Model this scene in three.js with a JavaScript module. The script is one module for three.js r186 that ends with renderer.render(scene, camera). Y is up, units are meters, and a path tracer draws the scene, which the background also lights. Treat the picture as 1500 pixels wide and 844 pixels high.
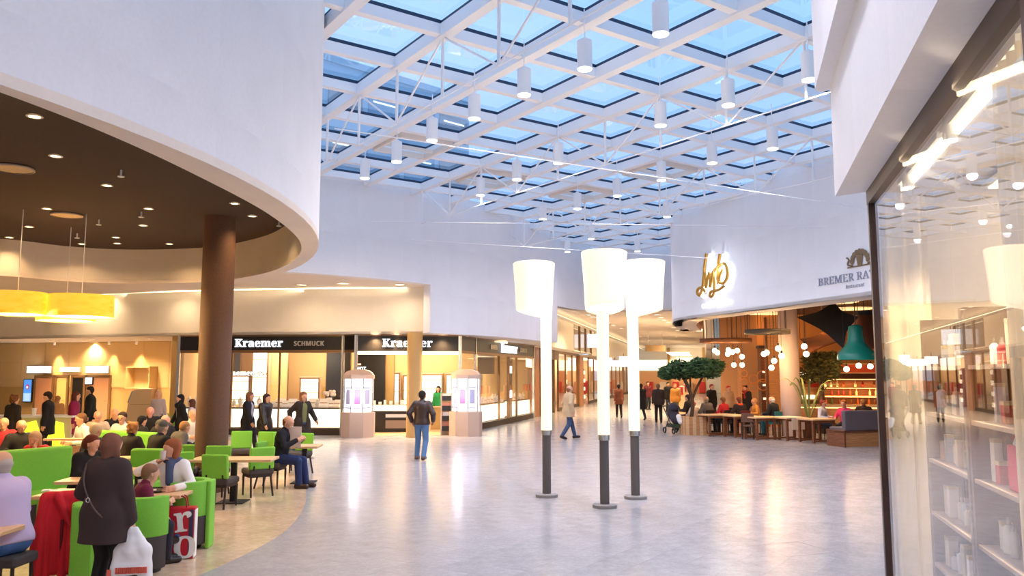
import * as THREE from 'three';
import { mergeGeometries, toCreasedNormals } from 'three/addons/utils/BufferGeometryUtils.js';
import { RoundedBoxGeometry } from 'three/addons/geometries/RoundedBoxGeometry.js';
import { TextGeometry } from 'three/addons/geometries/TextGeometry.js';
import { FontLoader } from 'three/addons/loaders/FontLoader.js';
import { RectAreaLightUniformsLib } from 'three/addons/lights/RectAreaLightUniformsLib.js';

// ---------------------------------------------------------------- camera, sky, exposure
const scene = new THREE.Scene();
const F = 1170, PITCH = Math.atan(126 / F), EYE = 2.2;
const camera = new THREE.PerspectiveCamera(2 * Math.atan(422 / F) * 180 / Math.PI, 1500 / 844, 0.1, 400);
camera.position.set(0, EYE, 0);
camera.rotation.x = PITCH;
const renderer = new THREE.WebGLRenderer();
renderer.toneMapping = THREE.LinearToneMapping;
renderer.toneMappingExposure = 1.06;
renderer.shadowMap.enabled = true;
RectAreaLightUniformsLib.init();

let seed = 7;
const rnd = () => { seed = (seed * 1664525 + 1013904223) >>> 0; return seed / 4294967296; };
const rr = (a, b) => a + (b - a) * rnd();
// value noise on a wrapped lattice
function noiseGrid(n, cell, s) {
  const m = n / cell, g = new Float32Array(m * m); let k = s * 7919 + 13;
  for (let i = 0; i < m * m; i++) { k = (k * 1664525 + 1013904223) >>> 0; g[i] = k / 4294967296; }
  return (x, y) => {
    const fx = x / cell, fy = y / cell, x0 = Math.floor(fx), y0 = Math.floor(fy), u = fx - x0, v = fy - y0;
    const a = u * u * (3 - 2 * u), b = v * v * (3 - 2 * v), w = (i, j) => g[((j % m + m) % m) * m + ((i % m + m) % m)];
    return (w(x0, y0) * (1 - a) + w(x0 + 1, y0) * a) * (1 - b) + (w(x0, y0 + 1) * (1 - a) + w(x0 + 1, y0 + 1) * a) * b;
  };
}
{ // evening sky: pale blue with soft cloud
  const W = 512, Hh = 256, d = new Float32Array(W * Hh * 4), n1 = noiseGrid(512, 64, 1), n2 = noiseGrid(512, 32, 2), n3 = noiseGrid(512, 16, 3);
  for (let y = 0; y < Hh; y++) for (let x = 0; x < W; x++) {
    const i = (y * W + x) * 4, c = Math.min(1, Math.max(0, (n1(x, y * 2) * 0.5 + n2(x, y * 2) * 0.3 + n3(x, y * 2) * 0.2 - 0.35) * 2));
    d[i] = 0.58 + 0.34 * c; d[i + 1] = 0.88 + 0.2 * c; d[i + 2] = 1.26 + 0.06 * c; d[i + 3] = 1;
  }
  const t = new THREE.DataTexture(d, W, Hh, THREE.RGBAFormat, THREE.FloatType);
  t.mapping = THREE.EquirectangularReflectionMapping; t.magFilter = THREE.LinearFilter; t.needsUpdate = true;
  scene.background = t;
}

// ---------------------------------------------------------------- helpers
// where something stands: bearing (as a column of the 1500-wide frame) and distance from the viewer
const at = (px, D, y = 0) => [(px - 750) / F * (D * Math.cos(PITCH) + (y - EYE) * Math.sin(PITCH)), y, -D];
const used = new Map();
const numbered = (n) => { const k = used.get(n) ?? 0; used.set(n, k + 1); return k ? n + '_' + String(k).padStart(3, '0') : n; };
function worldUV(g, s = 1) {   // texture coordinates in metres
  const p = g.attributes.position, n = g.attributes.normal, uv = new Float32Array(p.count * 2);
  for (let i = 0; i < p.count; i++) {
    const ax = Math.abs(n.getX(i)), ay = Math.abs(n.getY(i)), az = Math.abs(n.getZ(i));
    let u, v;
    if (ay >= ax && ay >= az) { u = p.getX(i); v = p.getZ(i); } else if (ax >= az) { u = p.getZ(i); v = p.getY(i); } else { u = p.getX(i); v = p.getY(i); }
    uv[i * 2] = u * s; uv[i * 2 + 1] = v * s;
  }
  g.setAttribute('uv', new THREE.BufferAttribute(uv, 2)); return g;
}
const clean = (g) => { let h = g.index ? g.toNonIndexed() : g; for (const k of Object.keys(h.attributes)) if (!['position', 'normal', 'uv'].includes(k)) h.deleteAttribute(k); if (!h.attributes.uv) worldUV(h); return h; };
const merge = (gs) => (Array.isArray(gs) ? (gs.length === 1 ? gs[0] : mergeGeometries(gs.map(clean))) : gs);
function part(name, gs, mat, parent = scene) {
  const g = merge(gs); if (mat.userData.metric) worldUV(g, mat.userData.metric);
  const m = new THREE.Mesh(g, mat); m.name = parent === scene ? numbered(name) : name; m.castShadow = m.receiveShadow = true; parent.add(m); return m;
}
function tag(o, label, category, group) { o.userData.label = label; o.userData.category = category; if (group) o.userData.group = group; return o; }
function thing(name, label, category, pos = [0, 0, 0], turn = 0, group) {
  const o = new THREE.Group(); o.name = numbered(name); o.position.set(...pos); o.rotation.y = turn; scene.add(o); return tag(o, label, category, group);
}
function struct(name, gs, mat, label) { const m = part(name, gs, mat); m.userData.kind = 'structure'; if (label) { m.userData.label = label; } return m; }
function structGroup(name, label) { const g = new THREE.Group(); g.name = numbered(name); g.userData = { kind: 'structure', label }; scene.add(g); return g; }
function copy(o, pos, turn, label) { const c = o.clone(); c.name = numbered(o.name.replace(/_\d{3}$/, '')); c.userData = { ...o.userData }; if (label) c.userData.label = label; c.position.set(...pos); c.rotation.y = turn; scene.add(c); return c; }
const box = (w, h, d, x = 0, y = 0, z = 0, ry = 0) => { const g = new THREE.BoxGeometry(w, h, d); if (ry) g.rotateY(ry); return g.translate(x, y, z); };
const rbox = (w, h, d, r, x = 0, y = 0, z = 0, seg = 2) => new RoundedBoxGeometry(w, h, d, seg, r).translate(x, y, z);
const cyl = (r0, r1, h, x = 0, y = 0, z = 0, n = 24) => new THREE.CylinderGeometry(r1, r0, h, n).translate(x, y + h / 2, z);  // r0 at the bottom
const ball = (r, x, y, z, n = 12) => new THREE.SphereGeometry(r, n, Math.max(6, n >> 1)).translate(x, y, z);
function bar(a, b, r, n = 8) {
  const A = new THREE.Vector3(...a), B = new THREE.Vector3(...b), d = B.clone().sub(A), g = new THREE.CylinderGeometry(r, r, d.length(), n);
  return g.applyQuaternion(new THREE.Quaternion().setFromUnitVectors(new THREE.Vector3(0, 1, 0), d.normalize())).translate(...A.add(B).multiplyScalar(0.5).toArray());
}
const tube = (pts, r, seg = 24, n = 8, closed = false) => new THREE.TubeGeometry(new THREE.CatmullRomCurve3(pts.map((p) => new THREE.Vector3(...p)), closed), seg, r, n, closed);
const lathe = (pts, n = 24) => new THREE.LatheGeometry(pts.map((p) => new THREE.Vector2(...p)), n);
function shapeOf(poly) { const s = new THREE.Shape(); poly.forEach(([x, z], i) => (i ? s.lineTo(x, -z) : s.moveTo(x, -z))); s.closePath(); return s; }
function prism(poly, y0, y1, holes = []) {       // plan polygon [x, z] raised from y0 to y1
  const s = shapeOf(poly); for (const h of holes) s.holes.push(shapeOf(h));
  const g = new THREE.ExtrudeGeometry(s, { depth: y1 - y0, bevelEnabled: false }).rotateX(-Math.PI / 2).translate(0, y0, 0);
  return toCreasedNormals(g, 0.5);
}
function offset(line, t) {                        // plan polyline moved sideways
  return line.map((p, i) => {
    const a = line[Math.max(0, i - 1)], b = line[Math.min(line.length - 1, i + 1)], dx = b[0] - a[0], dz = b[1] - a[1], l = Math.hypot(dx, dz);
    return [p[0] - dz / l * t, p[1] + dx / l * t];
  });
}
const wallGeo = (line, t, y0, y1) => prism([...line, ...offset(line, t).reverse()], y0, y1);
const spline = (pts, n, closed = false) => new THREE.CatmullRomCurve3(pts.map(([x, z]) => new THREE.Vector3(x, 0, z)), closed).getPoints(n).map((v) => [v.x, v.z]);
const inPoly = (x, z, P) => { let c = false; for (let i = 0, j = P.length - 1; i < P.length; j = i++) if ((P[i][1] > z) !== (P[j][1] > z) && x < (P[j][0] - P[i][0]) * (z - P[i][1]) / (P[j][1] - P[i][1]) + P[i][0]) c = !c; return c; };

// ---------------------------------------------------------------- materials
function tex(n, paint, repeat = 1, srgb = true) {
  const d = new Uint8Array(n * n * 4);
  for (let y = 0; y < n; y++) for (let x = 0; x < n; x++) { const c = paint(x, y), i = (y * n + x) * 4; for (let k = 0; k < 3; k++) d[i + k] = Math.max(0, Math.min(255, Array.isArray(c) ? c[k] : c)); d[i + 3] = 255; }
  const t = new THREE.DataTexture(d, n, n); t.wrapS = t.wrapT = THREE.RepeatWrapping; t.magFilter = THREE.LinearFilter; if (srgb) t.colorSpace = THREE.SRGBColorSpace; t.repeat.set(repeat, repeat); t.needsUpdate = true; return t;
}
const std = (color, roughness = 0.6, o = {}) => new THREE.MeshStandardMaterial({ color, roughness, ...o });
const phys = (o) => new THREE.MeshPhysicalMaterial(o);
const metric = (m, s = 1) => { m.userData.metric = s; return m; };
const glow = (color, intensity, base = '#ffffff') => new THREE.MeshStandardMaterial({ color: base, emissive: color, emissiveIntensity: intensity, roughness: 0.6 });
const nA = noiseGrid(512, 64, 11), nB = noiseGrid(512, 16, 12), nC = noiseGrid(512, 4, 13), nD = noiseGrid(512, 128, 14), nE = noiseGrid(512, 2, 15);
const stoneTex = tex(512, (x, y) => { const v = 226 + (nA(x, y) - 0.5) * 14 + (nB(x, y) - 0.5) * 12 + (nC(x, y) - 0.5) * 12 + (nE(x, y) - 0.5) * 8; return [v, v * 0.995, v]; });
const stoneRough = tex(512, (x, y) => 34 + nA(x, y) * 12 + nB(x, y) * 12 + nC(x, y) * 10, 1, false);
const cafeTex = tex(512, (x, y) => { const v = (nD(x, y) - 0.5) * 26 + (nB(x, y) - 0.5) * 16 + (nC(x, y) - 0.5) * 10; return [224 + v, 204 + v, 178 + v * 1.1]; });
const plasterTex = tex(256, (x, y) => { const v = 247 + (nA(x, y) - 0.5) * 6 + (nC(x, y) - 0.5) * 4; return [v, v, v]; });
const grain = (r, g, b, s) => tex(512, (x, y) => { const w = Math.sin((y + nA(x * 0.3, y) * 40) * 0.22) * 0.4 + (nB(x * 0.12, y * 2) - 0.5) * 1.6 + (nE(x * 0.2, y) - 0.5) * 0.8; return [r + w * s, g + w * s * 0.9, b + w * s * 0.8]; });
const oakTex = grain(222, 180, 134, 12), walnutTex = grain(122, 72, 42, 14), warmWoodTex = grain(196, 138, 88, 14);
const feltTex = tex(256, (x, y) => { const v = 238 + (nC(x, y) - 0.5) * 20 + (nE(x, y) - 0.5) * 22; return [v, v, v]; });
const speckTex = tex(512, (x, y) => { const v = 232 + (nE(x, y) - 0.5) * 60 + (nC(x, y) - 0.5) * 30; return [v, v, v]; });
const M = {
  floor: [0.985, 1, 1.012].map((k) => metric(phys({ color: new THREE.Color(0.51 * k, 0.495 * k, 0.505 * k), roughness: 1, map: stoneTex, roughnessMap: stoneRough, specularIntensity: 0.5 }), 0.7)),
  grout: std('#8f8b8c', 0.8),
  cafeFloor: metric(std(new THREE.Color(0.9, 0.83, 0.76), 1, { map: cafeTex, roughnessMap: stoneRough }), 0.5),
  white: metric(std('#f0eff2', 0.85, { map: plasterTex }), 0.6),
  cream: metric(std('#f0e8da', 0.85, { map: plasterTex }), 0.6),
  lip: metric(std('#eee2d6', 0.85, { map: plasterTex }), 0.6),
  darkCeil: metric(std('#4a3b30', 0.9, { map: speckTex }), 0.9),
  brownCol: metric(std('#74543f', 0.8, { map: speckTex }), 1.2),
  tanCol: std('#c9a063', 0.45),
  steel: std('#f2f1f3', 0.55),
  gasket: std('#16304f', 0.5),
  glassRoof: phys({ color: '#eaf4ff', transmission: 1, roughness: 0.02, ior: 1.25, thickness: 0 }),
  glass: phys({ color: '#ffffff', transmission: 1, roughness: 0, ior: 1.5, thickness: 0 }),
  grey: std('#8d8783', 0.5, { metalness: 0.3 }), dgrey: std('#5b5350', 0.6), black: std('#15130f', 0.45), nearBlack: std('#26211f', 0.7),
  chrome: std('#c8c4bf', 0.25, { metalness: 0.9 }), bronze: std('#8d6a4a', 0.35, { metalness: 0.7 }), gold: std('#b98a3a', 0.3, { metalness: 0.7 }),
  tan: metric(std('#c9a468', 0.7, { map: plasterTex }), 0.6), tanPanel: metric(std('#e2c088', 0.6, { map: plasterTex }), 0.5), beige: std('#cdb79f', 0.6),
  oak: metric(std('#ffffff', 0.5, { map: oakTex }), 1), walnut: metric(std('#ffffff', 0.55, { map: walnutTex }), 1), warmWood: metric(std('#ffffff', 0.6, { map: warmWoodTex }), 1),
  green: metric(std('#86d146', 0.85, { map: feltTex }), 4), charcoal: metric(std('#4b4341', 0.85, { map: feltTex }), 4), darkWood: std('#2c1d17', 0.5),
  white1: std('#f4f2ee', 0.6), red: std('#c2182b', 0.6), paper: std('#e9e3dc', 0.8),
};
const LED = { warm: '#ffd9a0', neutral: '#fff1dc', cool: '#eaf2ff' };
function lampSpot(parent, p, color, cd, angle, pen = 0.6, target = [0, -1, 0], radius = 4) {
  const l = new THREE.SpotLight(color, cd, 0, angle, pen, 2); l.position.set(...p); l.castShadow = true; l.shadow.radius = radius;
  l.target.position.set(p[0] + target[0], p[1] + target[1], p[2] + target[2]); parent.add(l); parent.add(l.target); return l;
}
function lampPoint(parent, p, color, cd, radius = 4) { const l = new THREE.PointLight(color, cd, 0, 2); l.position.set(...p); l.castShadow = true; l.shadow.radius = radius; parent.add(l); return l; }
function lampArea(parent, p, look, w, h, color, lum) { const l = new THREE.RectAreaLight(color, lum, w, h); l.position.set(...p); l.lookAt(...look); parent.add(l); return l; }
// ================================================================ THE SHELL
const L1 = 5.3, ROOF = 8.3;
const DB = 4.4, DC = 5.24;   // underside of the drum, its dark ceiling
const ring = (r, n = 120) => Array.from({ length: n }, (_, i) => [-14.95 + r * Math.cos(i / n * Math.PI * 2), -10.6 + r * Math.sin(i / n * Math.PI * 2)]);
const backLine = spline([[-10.5, -23.6], [-7.15, -24.45], [-5.85, -25.2], [-4.3, -26.5], [-3.1, -27.9]], 12);
const backLine2 = spline([[-3.1, -27.9], [-1.76, -29.4], [-0.53, -31.3], [0.3, -33.2], [1.2, -35.2], [1.75, -36.4]], 24);
const creamLine = spline([[-2.9, -28.5], [-8, -28.9], [-13, -29.9], [-18, -31.6], [-23, -33.6], [-30, -35]], 30);

// floor: stone base slab, its nearest slabs as tiles of their own, and the beige floor of the cafe
const cafeEdge = spline([[-4.4, -5], [-3.75, -7.6], [-3.45, -9.0], [-3.25, -10.3], [-3.2, -11.6], [-3.5, -13.8], [-4.05, -16], [-4.9, -19.2], [-6.4, -23], [-8.5, -27]], 60);
const cafePoly = [...cafeEdge, [-30, -29], [-30, -5]];
{
  const fl = struct('floor', prism([[-31, 8], [25, 8], [25, -112], [-31, -112]], -0.3, -0.001), M.floor[1], 'pale grey polished stone floor of the mall hall');
  const ca = Math.cos(0.96), sa = Math.sin(0.96), TL = 0.9, TW = 0.45, made = [];
  const geos = [0, 1, 2].map(() => box(TL - 0.002, 0.03, TW - 0.002));
  for (let j = -60; j < 60; j++) for (let i = -40; i < 40; i++) {
    const u = (i + (j & 1) * 0.5) * TL, v = j * TW, x = u * ca + v * sa, z = -11 - u * sa + v * ca;
    const r = 0.52;
    if (z > -7.6 || z < -19 || x < z * 0.46 - r || x > 3.2 - (z + 8) * 0.16 || x > -z * 0.5) continue;
    if ([[r, 0], [-r, 0], [0, r], [0, -r], [0, 0]].some(([a, b]) => inPoly(x + a, z + b, cafePoly))) continue;
    made.push([x, z]);
  }
  made.sort((p, q) => q[1] - p[1]); console.log('tiles', made.length);
  const tm = geos.map((g, k) => { const m = M.floor[k].clone(); m.userData = {}; const t = worldUV(g.clone(), 0.7).attributes.uv; g.setAttribute('uv', t.clone()); for (let n = 0; n < t.count; n++) g.attributes.uv.setXY(n, t.getX(n) + k * 0.37, t.getY(n) + k * 0.61); return m; });
  made.slice(0, 300).forEach(([x, z], n) => { const k = (n * 7 + (n >> 2)) % 3, t = part('floor_tile', geos[k], tm[k], fl); t.position.set(x, -0.015, z); t.rotation.y = 0.96; });
  struct('floor_cafe', prism(cafePoly, -0.25, 0.0), M.cafeFloor, 'beige stone floor under the green cafe seating');
  const h = structGroup('floor_hatch', 'square access cover let into the grey stone floor'); // two visible edges of the cover
  const hp = at(1162, 10.4); h.position.set(hp[0], 0.0005, hp[2]); h.rotation.y = 0.35;
  for (const [x, z, w, d] of [[0, 0.34, 0.7, 0.006], [0, -0.34, 0.7, 0.006], [0.35, 0, 0.006, 0.69], [-0.35, 0, 0.006, 0.69]]) part('cover_edge', box(w, 0.002, d, x, 0, z), M.grey, h);
}
// drum over the cafe: outer white wall, soffit ring, recess and dark ceiling
const lip = spline([[-16.24, -25.15], [-15, -26.6], [-13.46, -27.3], [-10.39, -26.84], [-7.9, -24.8], [-6.43, -22.6], [-5.43, -20.28], [-4.96, -18.4], [-4.78, -16.6], [-4.75, -14.77], [-4.92, -12.54], [-5.15, -10.68], [-5.42, -9.37], [-5.75, -8.3], [-6.8, -5.6], [-9.5, -3], [-14, -0.5], [-21, 0], [-30, -3], [-34, -12], [-32, -20], [-26, -25], [-20, -25.2]].map(([x, z]) => [x * 0.71, z * 0.71]), 160, true);
struct('wall_drum', prism(ring(12), DB + 0.1, 8.75, [ring(11.75)]), M.white, 'tall curved white wall wrapping the drum above the cafe');
struct('ceiling_soffit', prism([...backLine, ...creamLine, [-30, -12], [-8, -17]], L1, L1 + 0.12), M.lip, 'cream ceiling with downlights beyond the cafe drum');
struct('ceiling_drum_rim', prism(ring(12), DB, DB + 0.1, [lip]), M.lip, 'cream underside rim around the dark cafe ceiling');
{
  const up = [], s = lip.length; for (const p of [DB + 0.08, DC + 0.02]) for (const [x, z] of lip) up.push(x, p, z);
  const ix = []; for (let i = 0; i < s - 1; i++) ix.push(i, i + 1, s + i, i + 1, s + i + 1, s + i);
  const g = new THREE.BufferGeometry(); g.setAttribute('position', new THREE.Float32BufferAttribute(up, 3)); g.setIndex(ix); g.computeVertexNormals(); worldUV(g);
  const outer = g.clone(); { const p = outer.attributes.position; const c = [-13, -9.5]; for (let i = 0; i < p.count; i++) { p.setX(i, c[0] + (p.getX(i) - c[0]) * 1.012); p.setZ(i, c[1] + (p.getZ(i) - c[1]) * 1.012); } }
  struct('wall_recess', [g, outer], M.cream, 'cream upright band between drum rim and dark ceiling');
  struct('ceiling_cafe', prism(ring(11.72), DC, DC + 0.05), M.darkCeil, 'dark brown speckled ceiling recessed over the cafe');
}
struct('wall_back', [wallGeo(backLine, 0.35, L1, 8.6), wallGeo(backLine2, 0.35, 3.62, 8.6)], M.white, 'large curved white wall above the jewellery shop');
struct('wall_bulkhead', wallGeo(creamLine, 0.3, 3.62, L1), M.cream, 'cream curved bulkhead over the shop fronts');
struct('ceiling_low', prism([...creamLine.slice().reverse(), ...backLine2, [1.9, -42], [-2, -44], [-30, -44]], 3.62, 3.72), M.lip, 'low cream ceiling over the shop fronts');
// corridor beyond the hall
const az = 0.235, cd = [Math.sin(az), -Math.cos(az)];
const along = (p, s) => [p[0] + cd[0] * s, p[1] + cd[1] * s];
const CL = [1.04, -41], CR = [9.6, -39.6];
struct('wall_end', wallGeo(spline([[1.75, -36.4], [2.3, -37.6], [3.3, -39.1], [4.6, -39.5], [8.6, -39.6]], 24), 0.35, L1, 8.6), M.white, 'white wall above the mouth of the shopping corridor');
struct('ceiling_corridor', prism([[0.4, -39.2], [1.4, -36.6], [2.0, -36.9], [3.3, -38.9], [9, -39.3], [12.6, -37.2], along([13.6, -37.2], 62), along([0.4, -39.2], 62)], L1, L1 + 0.12), M.lip, 'cream corridor ceiling with rows of downlights');
struct('wall_far', prism([[12, -98], [32, -92], [32, -93], [12, -99]], 0, 6), M.cream, 'warm lit wall closing the far end of the corridor');
struct('wall_corridor', [wallGeo([along(CR, 0.5), along(CR, 62)], 0.4, 3.4, L1), wallGeo([along(CR, 0.5), along(CR, 62)], 3.6, 3.4, 3.5), wallGeo(offset([along(CR, 0.5), along(CR, 62)], 3.4), 0.3, 0, 3.5)], M.cream, 'cream wall along the far side of the corridor');
{ // bulkhead above the restaurant, with rounded end
  const front = spline([[8.4, -39.5], [7.0, -34.6], [6.58, -32.6], [6.55, -31.2], [6.95, -29.7], [9.25, -22.3], [11.6, -14.6]], 48);
  struct('wall_restaurant', wallGeo(front, -0.4, 4.3, 8.6), M.white, 'white curved fascia wall over the restaurant');
  const inner = spline([[9.3, -39.2], [8.0, -34.6], [7.6, -32.4], [7.6, -31.2], [7.95, -29.9], [10.2, -22.6], [12.5, -15]], 48);
  struct('ceiling_restaurant_rim', prism([...front, ...inner.slice().reverse()], 4.3, 4.4), M.lip, 'pale underside rim of the restaurant fascia');
  struct('wall_restaurant_recess', wallGeo(inner, -0.1, 4.4, 4.95), M.warmWood, 'wood faced band above the restaurant tables');
  struct('ceiling_restaurant', prism([...inner, [24, -15], [24, -39]], 4.95, 5.05), std('#5c3d28', 0.8), 'dark brown restaurant ceiling');
}
struct('wall_rest_back', [prism([[24, -8], [24.4, -8], [24.4, -41], [24, -41]], 0, 9), prism([[10.3, -39.7], [11.4, -37.2], [24, -37.2], [24, -37.6], [11.7, -37.6], [10.6, -39.9]], 0, 5.02)], std('#b97f4c', 0.8), 'amber wall at the back of the restaurant');
// enclosing walls outside the picture
struct('wall_side', prism([[-31, 8], [-30, 8], [-30, -112], [-31, -112]], 0, 9), M.cream, 'wall closing the cafe side of the hall');
struct('wall_behind', prism([[-31, 8], [25, 8], [25, 7], [-31, 7]], 0, 9), M.white, 'wall closing the hall behind the viewer');
struct('ceiling_hall', prism([[-6, 7.5], [25, 7.5], [25, -2.2], [-6, -2.2]], 8.6, 8.75), M.white, 'white ceiling where the glass roof stops');
struct('wall_outer', prism([[12.2, -13.5], [25, -8.5], [25, -8], [11.9, -13.2]], 0, 8.75), M.white, 'white wall joining the restaurant fascia and side shop');

for (const [x, z] of [[-3, 0.5], [1.2, 0.5], [-3, 4.5], [1.2, 4.5]]) {   // unseen light panels added behind the viewer to brighten the near walls
  const t = thing('added_hall_light', 'added unseen light panel in the white hall ceiling', 'lamp', [x, 8.57, z], 0, 'added light panels in the hall ceiling'); part('diffuser', box(1.8, 0.02, 1.8), glow('#f8f2ff', 3), t); part('rim', [box(1.9, 0.04, 0.05, 0, 0.01, 0.92), box(1.9, 0.04, 0.05, 0, 0.01, -0.92), box(0.05, 0.04, 1.8, 0.92, 0.01), box(0.05, 0.04, 1.8, -0.92, 0.01)], M.steel, t); lampArea(t, [0, -0.03, 0], [x, 0, z], 1.8, 1.8, '#f8f2ff', 20);
}
// columns
{
  const c = at(307, 15.4); struct('column_brown', [cyl(0.3, 0.3, DC + 0.01, c[0], 0, c[2], 48)], M.brownCol, 'thick brown rendered column standing in the cafe');
  const k = at(606, 28.3); struct('column_tan', [cyl(0.27, 0.27, 3.66, k[0], 0, k[2], 40)], M.tanCol, 'slim tan column before the jewellery entrance');
  const r = at(1160, 29); struct('column_grey', [cyl(0.34, 0.34, 4.96, r[0], 0, r[2], 40)], std('#b9a198', 0.6), 'grey round column inside the restaurant');
}
// ---------------------------------------------------------------- glass roof
const C = 1.85, RO = [-2.32, -15.6], RA = [-0.569, -0.822], RB = [0.822, -0.569];
const rp = (i, j) => [RO[0] + RA[0] * i * C + RB[0] * j * C, RO[1] + RA[1] * i * C + RB[1] * j * C];
const roofYaw = Math.atan2(-RA[1], RA[0]);          // box x axis along A
{
  const poly = [[-6.5, -1], [4.2, -1], [4.4, -9], [12.6, -12.5], [11, -24], [8.2, -30], [8.0, -34], [9.4, -40.4], [2.6, -40.4], [-0.6, -33], [-4.2, -28.4], [-7.6, -26], [-5.6, -21], [-5.2, -15], [-6, -8]];
  const roof = structGroup('ceiling_skylight', 'flat glass roof on a diagonal grid of white steel beams');
  const cells = new Set(), key = (i, j) => i + ',' + j;
  for (let i = -20; i < 26; i++) for (let j = -16; j < 26; j++) { const [x, z] = rp(i + 0.5, j + 0.5); if (inPoly(x, z, poly)) cells.add(key(i, j)); }
  const pane = box(C - 0.05, 0.012, C - 0.05);
  const VENT = ['2,-1', '2,1', '3,3', '1,5', '-5,3', '3,5'];
  let n = 0;
  for (const k of cells) { const [i, j] = k.split(',').map(Number), [x, z] = rp(i + 0.5, j + 0.5), m = part('pane', pane, M.glassRoof, roof); m.position.set(x, ROOF + 0.34, z); m.rotation.y = roofYaw; n++; }
  console.log('panes', n);
  const lines = (dirA) => {      // runs of beam along A (fixed j) or along B (fixed i)
    for (let q = -20; q < 27; q++) {
      let a = null;
      for (let p = -22; p < 28; p++) {
        const [i, j] = dirA ? [p, q] : [q, p], on = cells.has(key(i, j)) || (dirA ? cells.has(key(i, j - 1)) : cells.has(key(i - 1, j)));
        if (on && a === null) a = p;
        if (!on && a !== null) {
          const s = dirA ? rp(a, q) : rp(q, a), e = dirA ? rp(p, q) : rp(q, p), len = Math.hypot(e[0] - s[0], e[1] - s[1]), cx = (s[0] + e[0]) / 2, cz = (s[1] + e[1]) / 2;
          const w = dirA ? 0.21 : 0.17, h = dirA ? 0.24 : 0.2;
          const b = part('beam', box(dirA ? len : w, h, dirA ? w : len), M.steel, roof); b.position.set(cx, ROOF + 0.25 - h / 2, cz); b.rotation.y = roofYaw;
          const g = part('glazing_bar', box(dirA ? len : 0.15, 0.075, dirA ? 0.15 : len), M.gasket, roof); g.position.set(cx, ROOF + 0.288, cz); g.rotation.y = roofYaw;
          a = null;
        }
      }
    }
  };
  lines(true); lines(false);
  for (const k of VENT) {       // smoke vents: a second frame hung under the pane
    if (!cells.has(k)) continue; const [i, j] = k.split(',').map(Number), [x, z] = rp(i + 0.5, j + 0.5), s = C - 0.3, t = 0.07;
    const v = part('vent_frame', [box(s, 0.14, t, 0, 0, s / 2), box(s, 0.14, t, 0, 0, -s / 2), box(t, 0.14, s, s / 2), box(t, 0.14, s, -s / 2), box(0.04, 0.1, s, 0.25, 0.02)], std('#e6d8cc', 0.6), roof);
    v.position.set(x, ROOF + 0.0, z); v.rotation.y = roofYaw;
  }
  // under-slung truss: posts, diagonals and lower chord along three beam lines
  for (const [j, i0, i1] of [[0, -6, 3], [3, -7, 5], [6, -3, 7]]) {
    const drop = 1.15, y = ROOF + 0.05;
    for (let i = i0; i <= i1; i++) {
      const [x, z] = rp(i, j), nx = rp(i + 1, j);
      part('truss_post', bar([x, y, z], [x, y - drop, z], 0.03), M.steel, roof);
      if (i < i1) { part('truss_diagonal', bar(i % 2 ? [x, y, z] : [x, y - drop, z], i % 2 ? [nx[0], y - drop, nx[1]] : [nx[0], y, nx[1]], 0.022), M.steel, roof); part('truss_chord', bar([x, y - drop, z], [nx[0], y - drop, nx[1]], 0.014), M.steel, roof); }
    }
  }
}
// light cables strung across the hall
for (const [a, b, n] of [[[-4.4, 6.9, -24.4], [9.0, 6.4, -22.6], 'thin white cable strung between curved wall and restaurant fascia'], [[-3.4, 6.7, -26.6], [7.2, 6.3, -28.2], 'thin white cable crossing the hall beside the shop wall'], [[-3.2, 6.6, -14], [9.4, 6.5, -20.6], 'thin white cable stretched from drum wall to restaurant fascia']])
  tag(part('cable', bar(a, b, 0.012, 6), M.steel), n, 'cable', 'cables under the glass roof');

// pendant cylinder lamps below the roof
{
  const P = [[2.31, -11.91], [1.26, -13.34], [0.23, -14.63], [-0.78, -16.05], [-1.81, -17.6], [-2.87, -19.41], [-3.97, -21.09], [5.33, -13.85], [4.25, -15.21], [3.16, -16.51], [5.01, -19.54], [6.11, -18.26], [7.22, -17.14], [1.16, -19.54], [0.13, -21.24], [-0.93, -23.15], [3.12, -23.24], [4.07, -21.31], [2.09, -25.11], [1.05, -26.81], [3.09, -30.82], [3.4, -10.4], [6.6, -12.4], [1.5, -6.5], [0.6, -4.6], [1.4, -3.0], [5.2, -26.4], [5.4, -34], [2.4, -34.2]];  // pendants nearest the viewer are added out of frame to brighten the bulkhead
  const hous = merge([cyl(0.13, 0.13, 0.5, 0, 0.02, 0, 28), cyl(0.05, 0.05, 0.05, 0, 0.52, 0, 12)]), lens = cyl(0.118, 0.118, 0.02, 0, 0.005, 0, 24), rod = bar([0, 0.55, 0], [0, 1.1, 0], 0.012, 6), gm = glow(LED.neutral, 6);
  P.forEach(([x, z], i) => {
    const t = thing('pendant_lamp', 'white cylinder downlight hung under the glass roof', 'lamp', [x, 7.43, z], 0, 'cylinder pendants under the glass roof');
    part('lens', lens, gm, part('housing', hous, M.steel, t)); part('rod', rod, M.steel, t);
    lampSpot(t, [0, -0.02, 0], '#f8f2ff', 23, 1.45, 0.9, [0, -1, 0], 6);
  });
}
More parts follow.
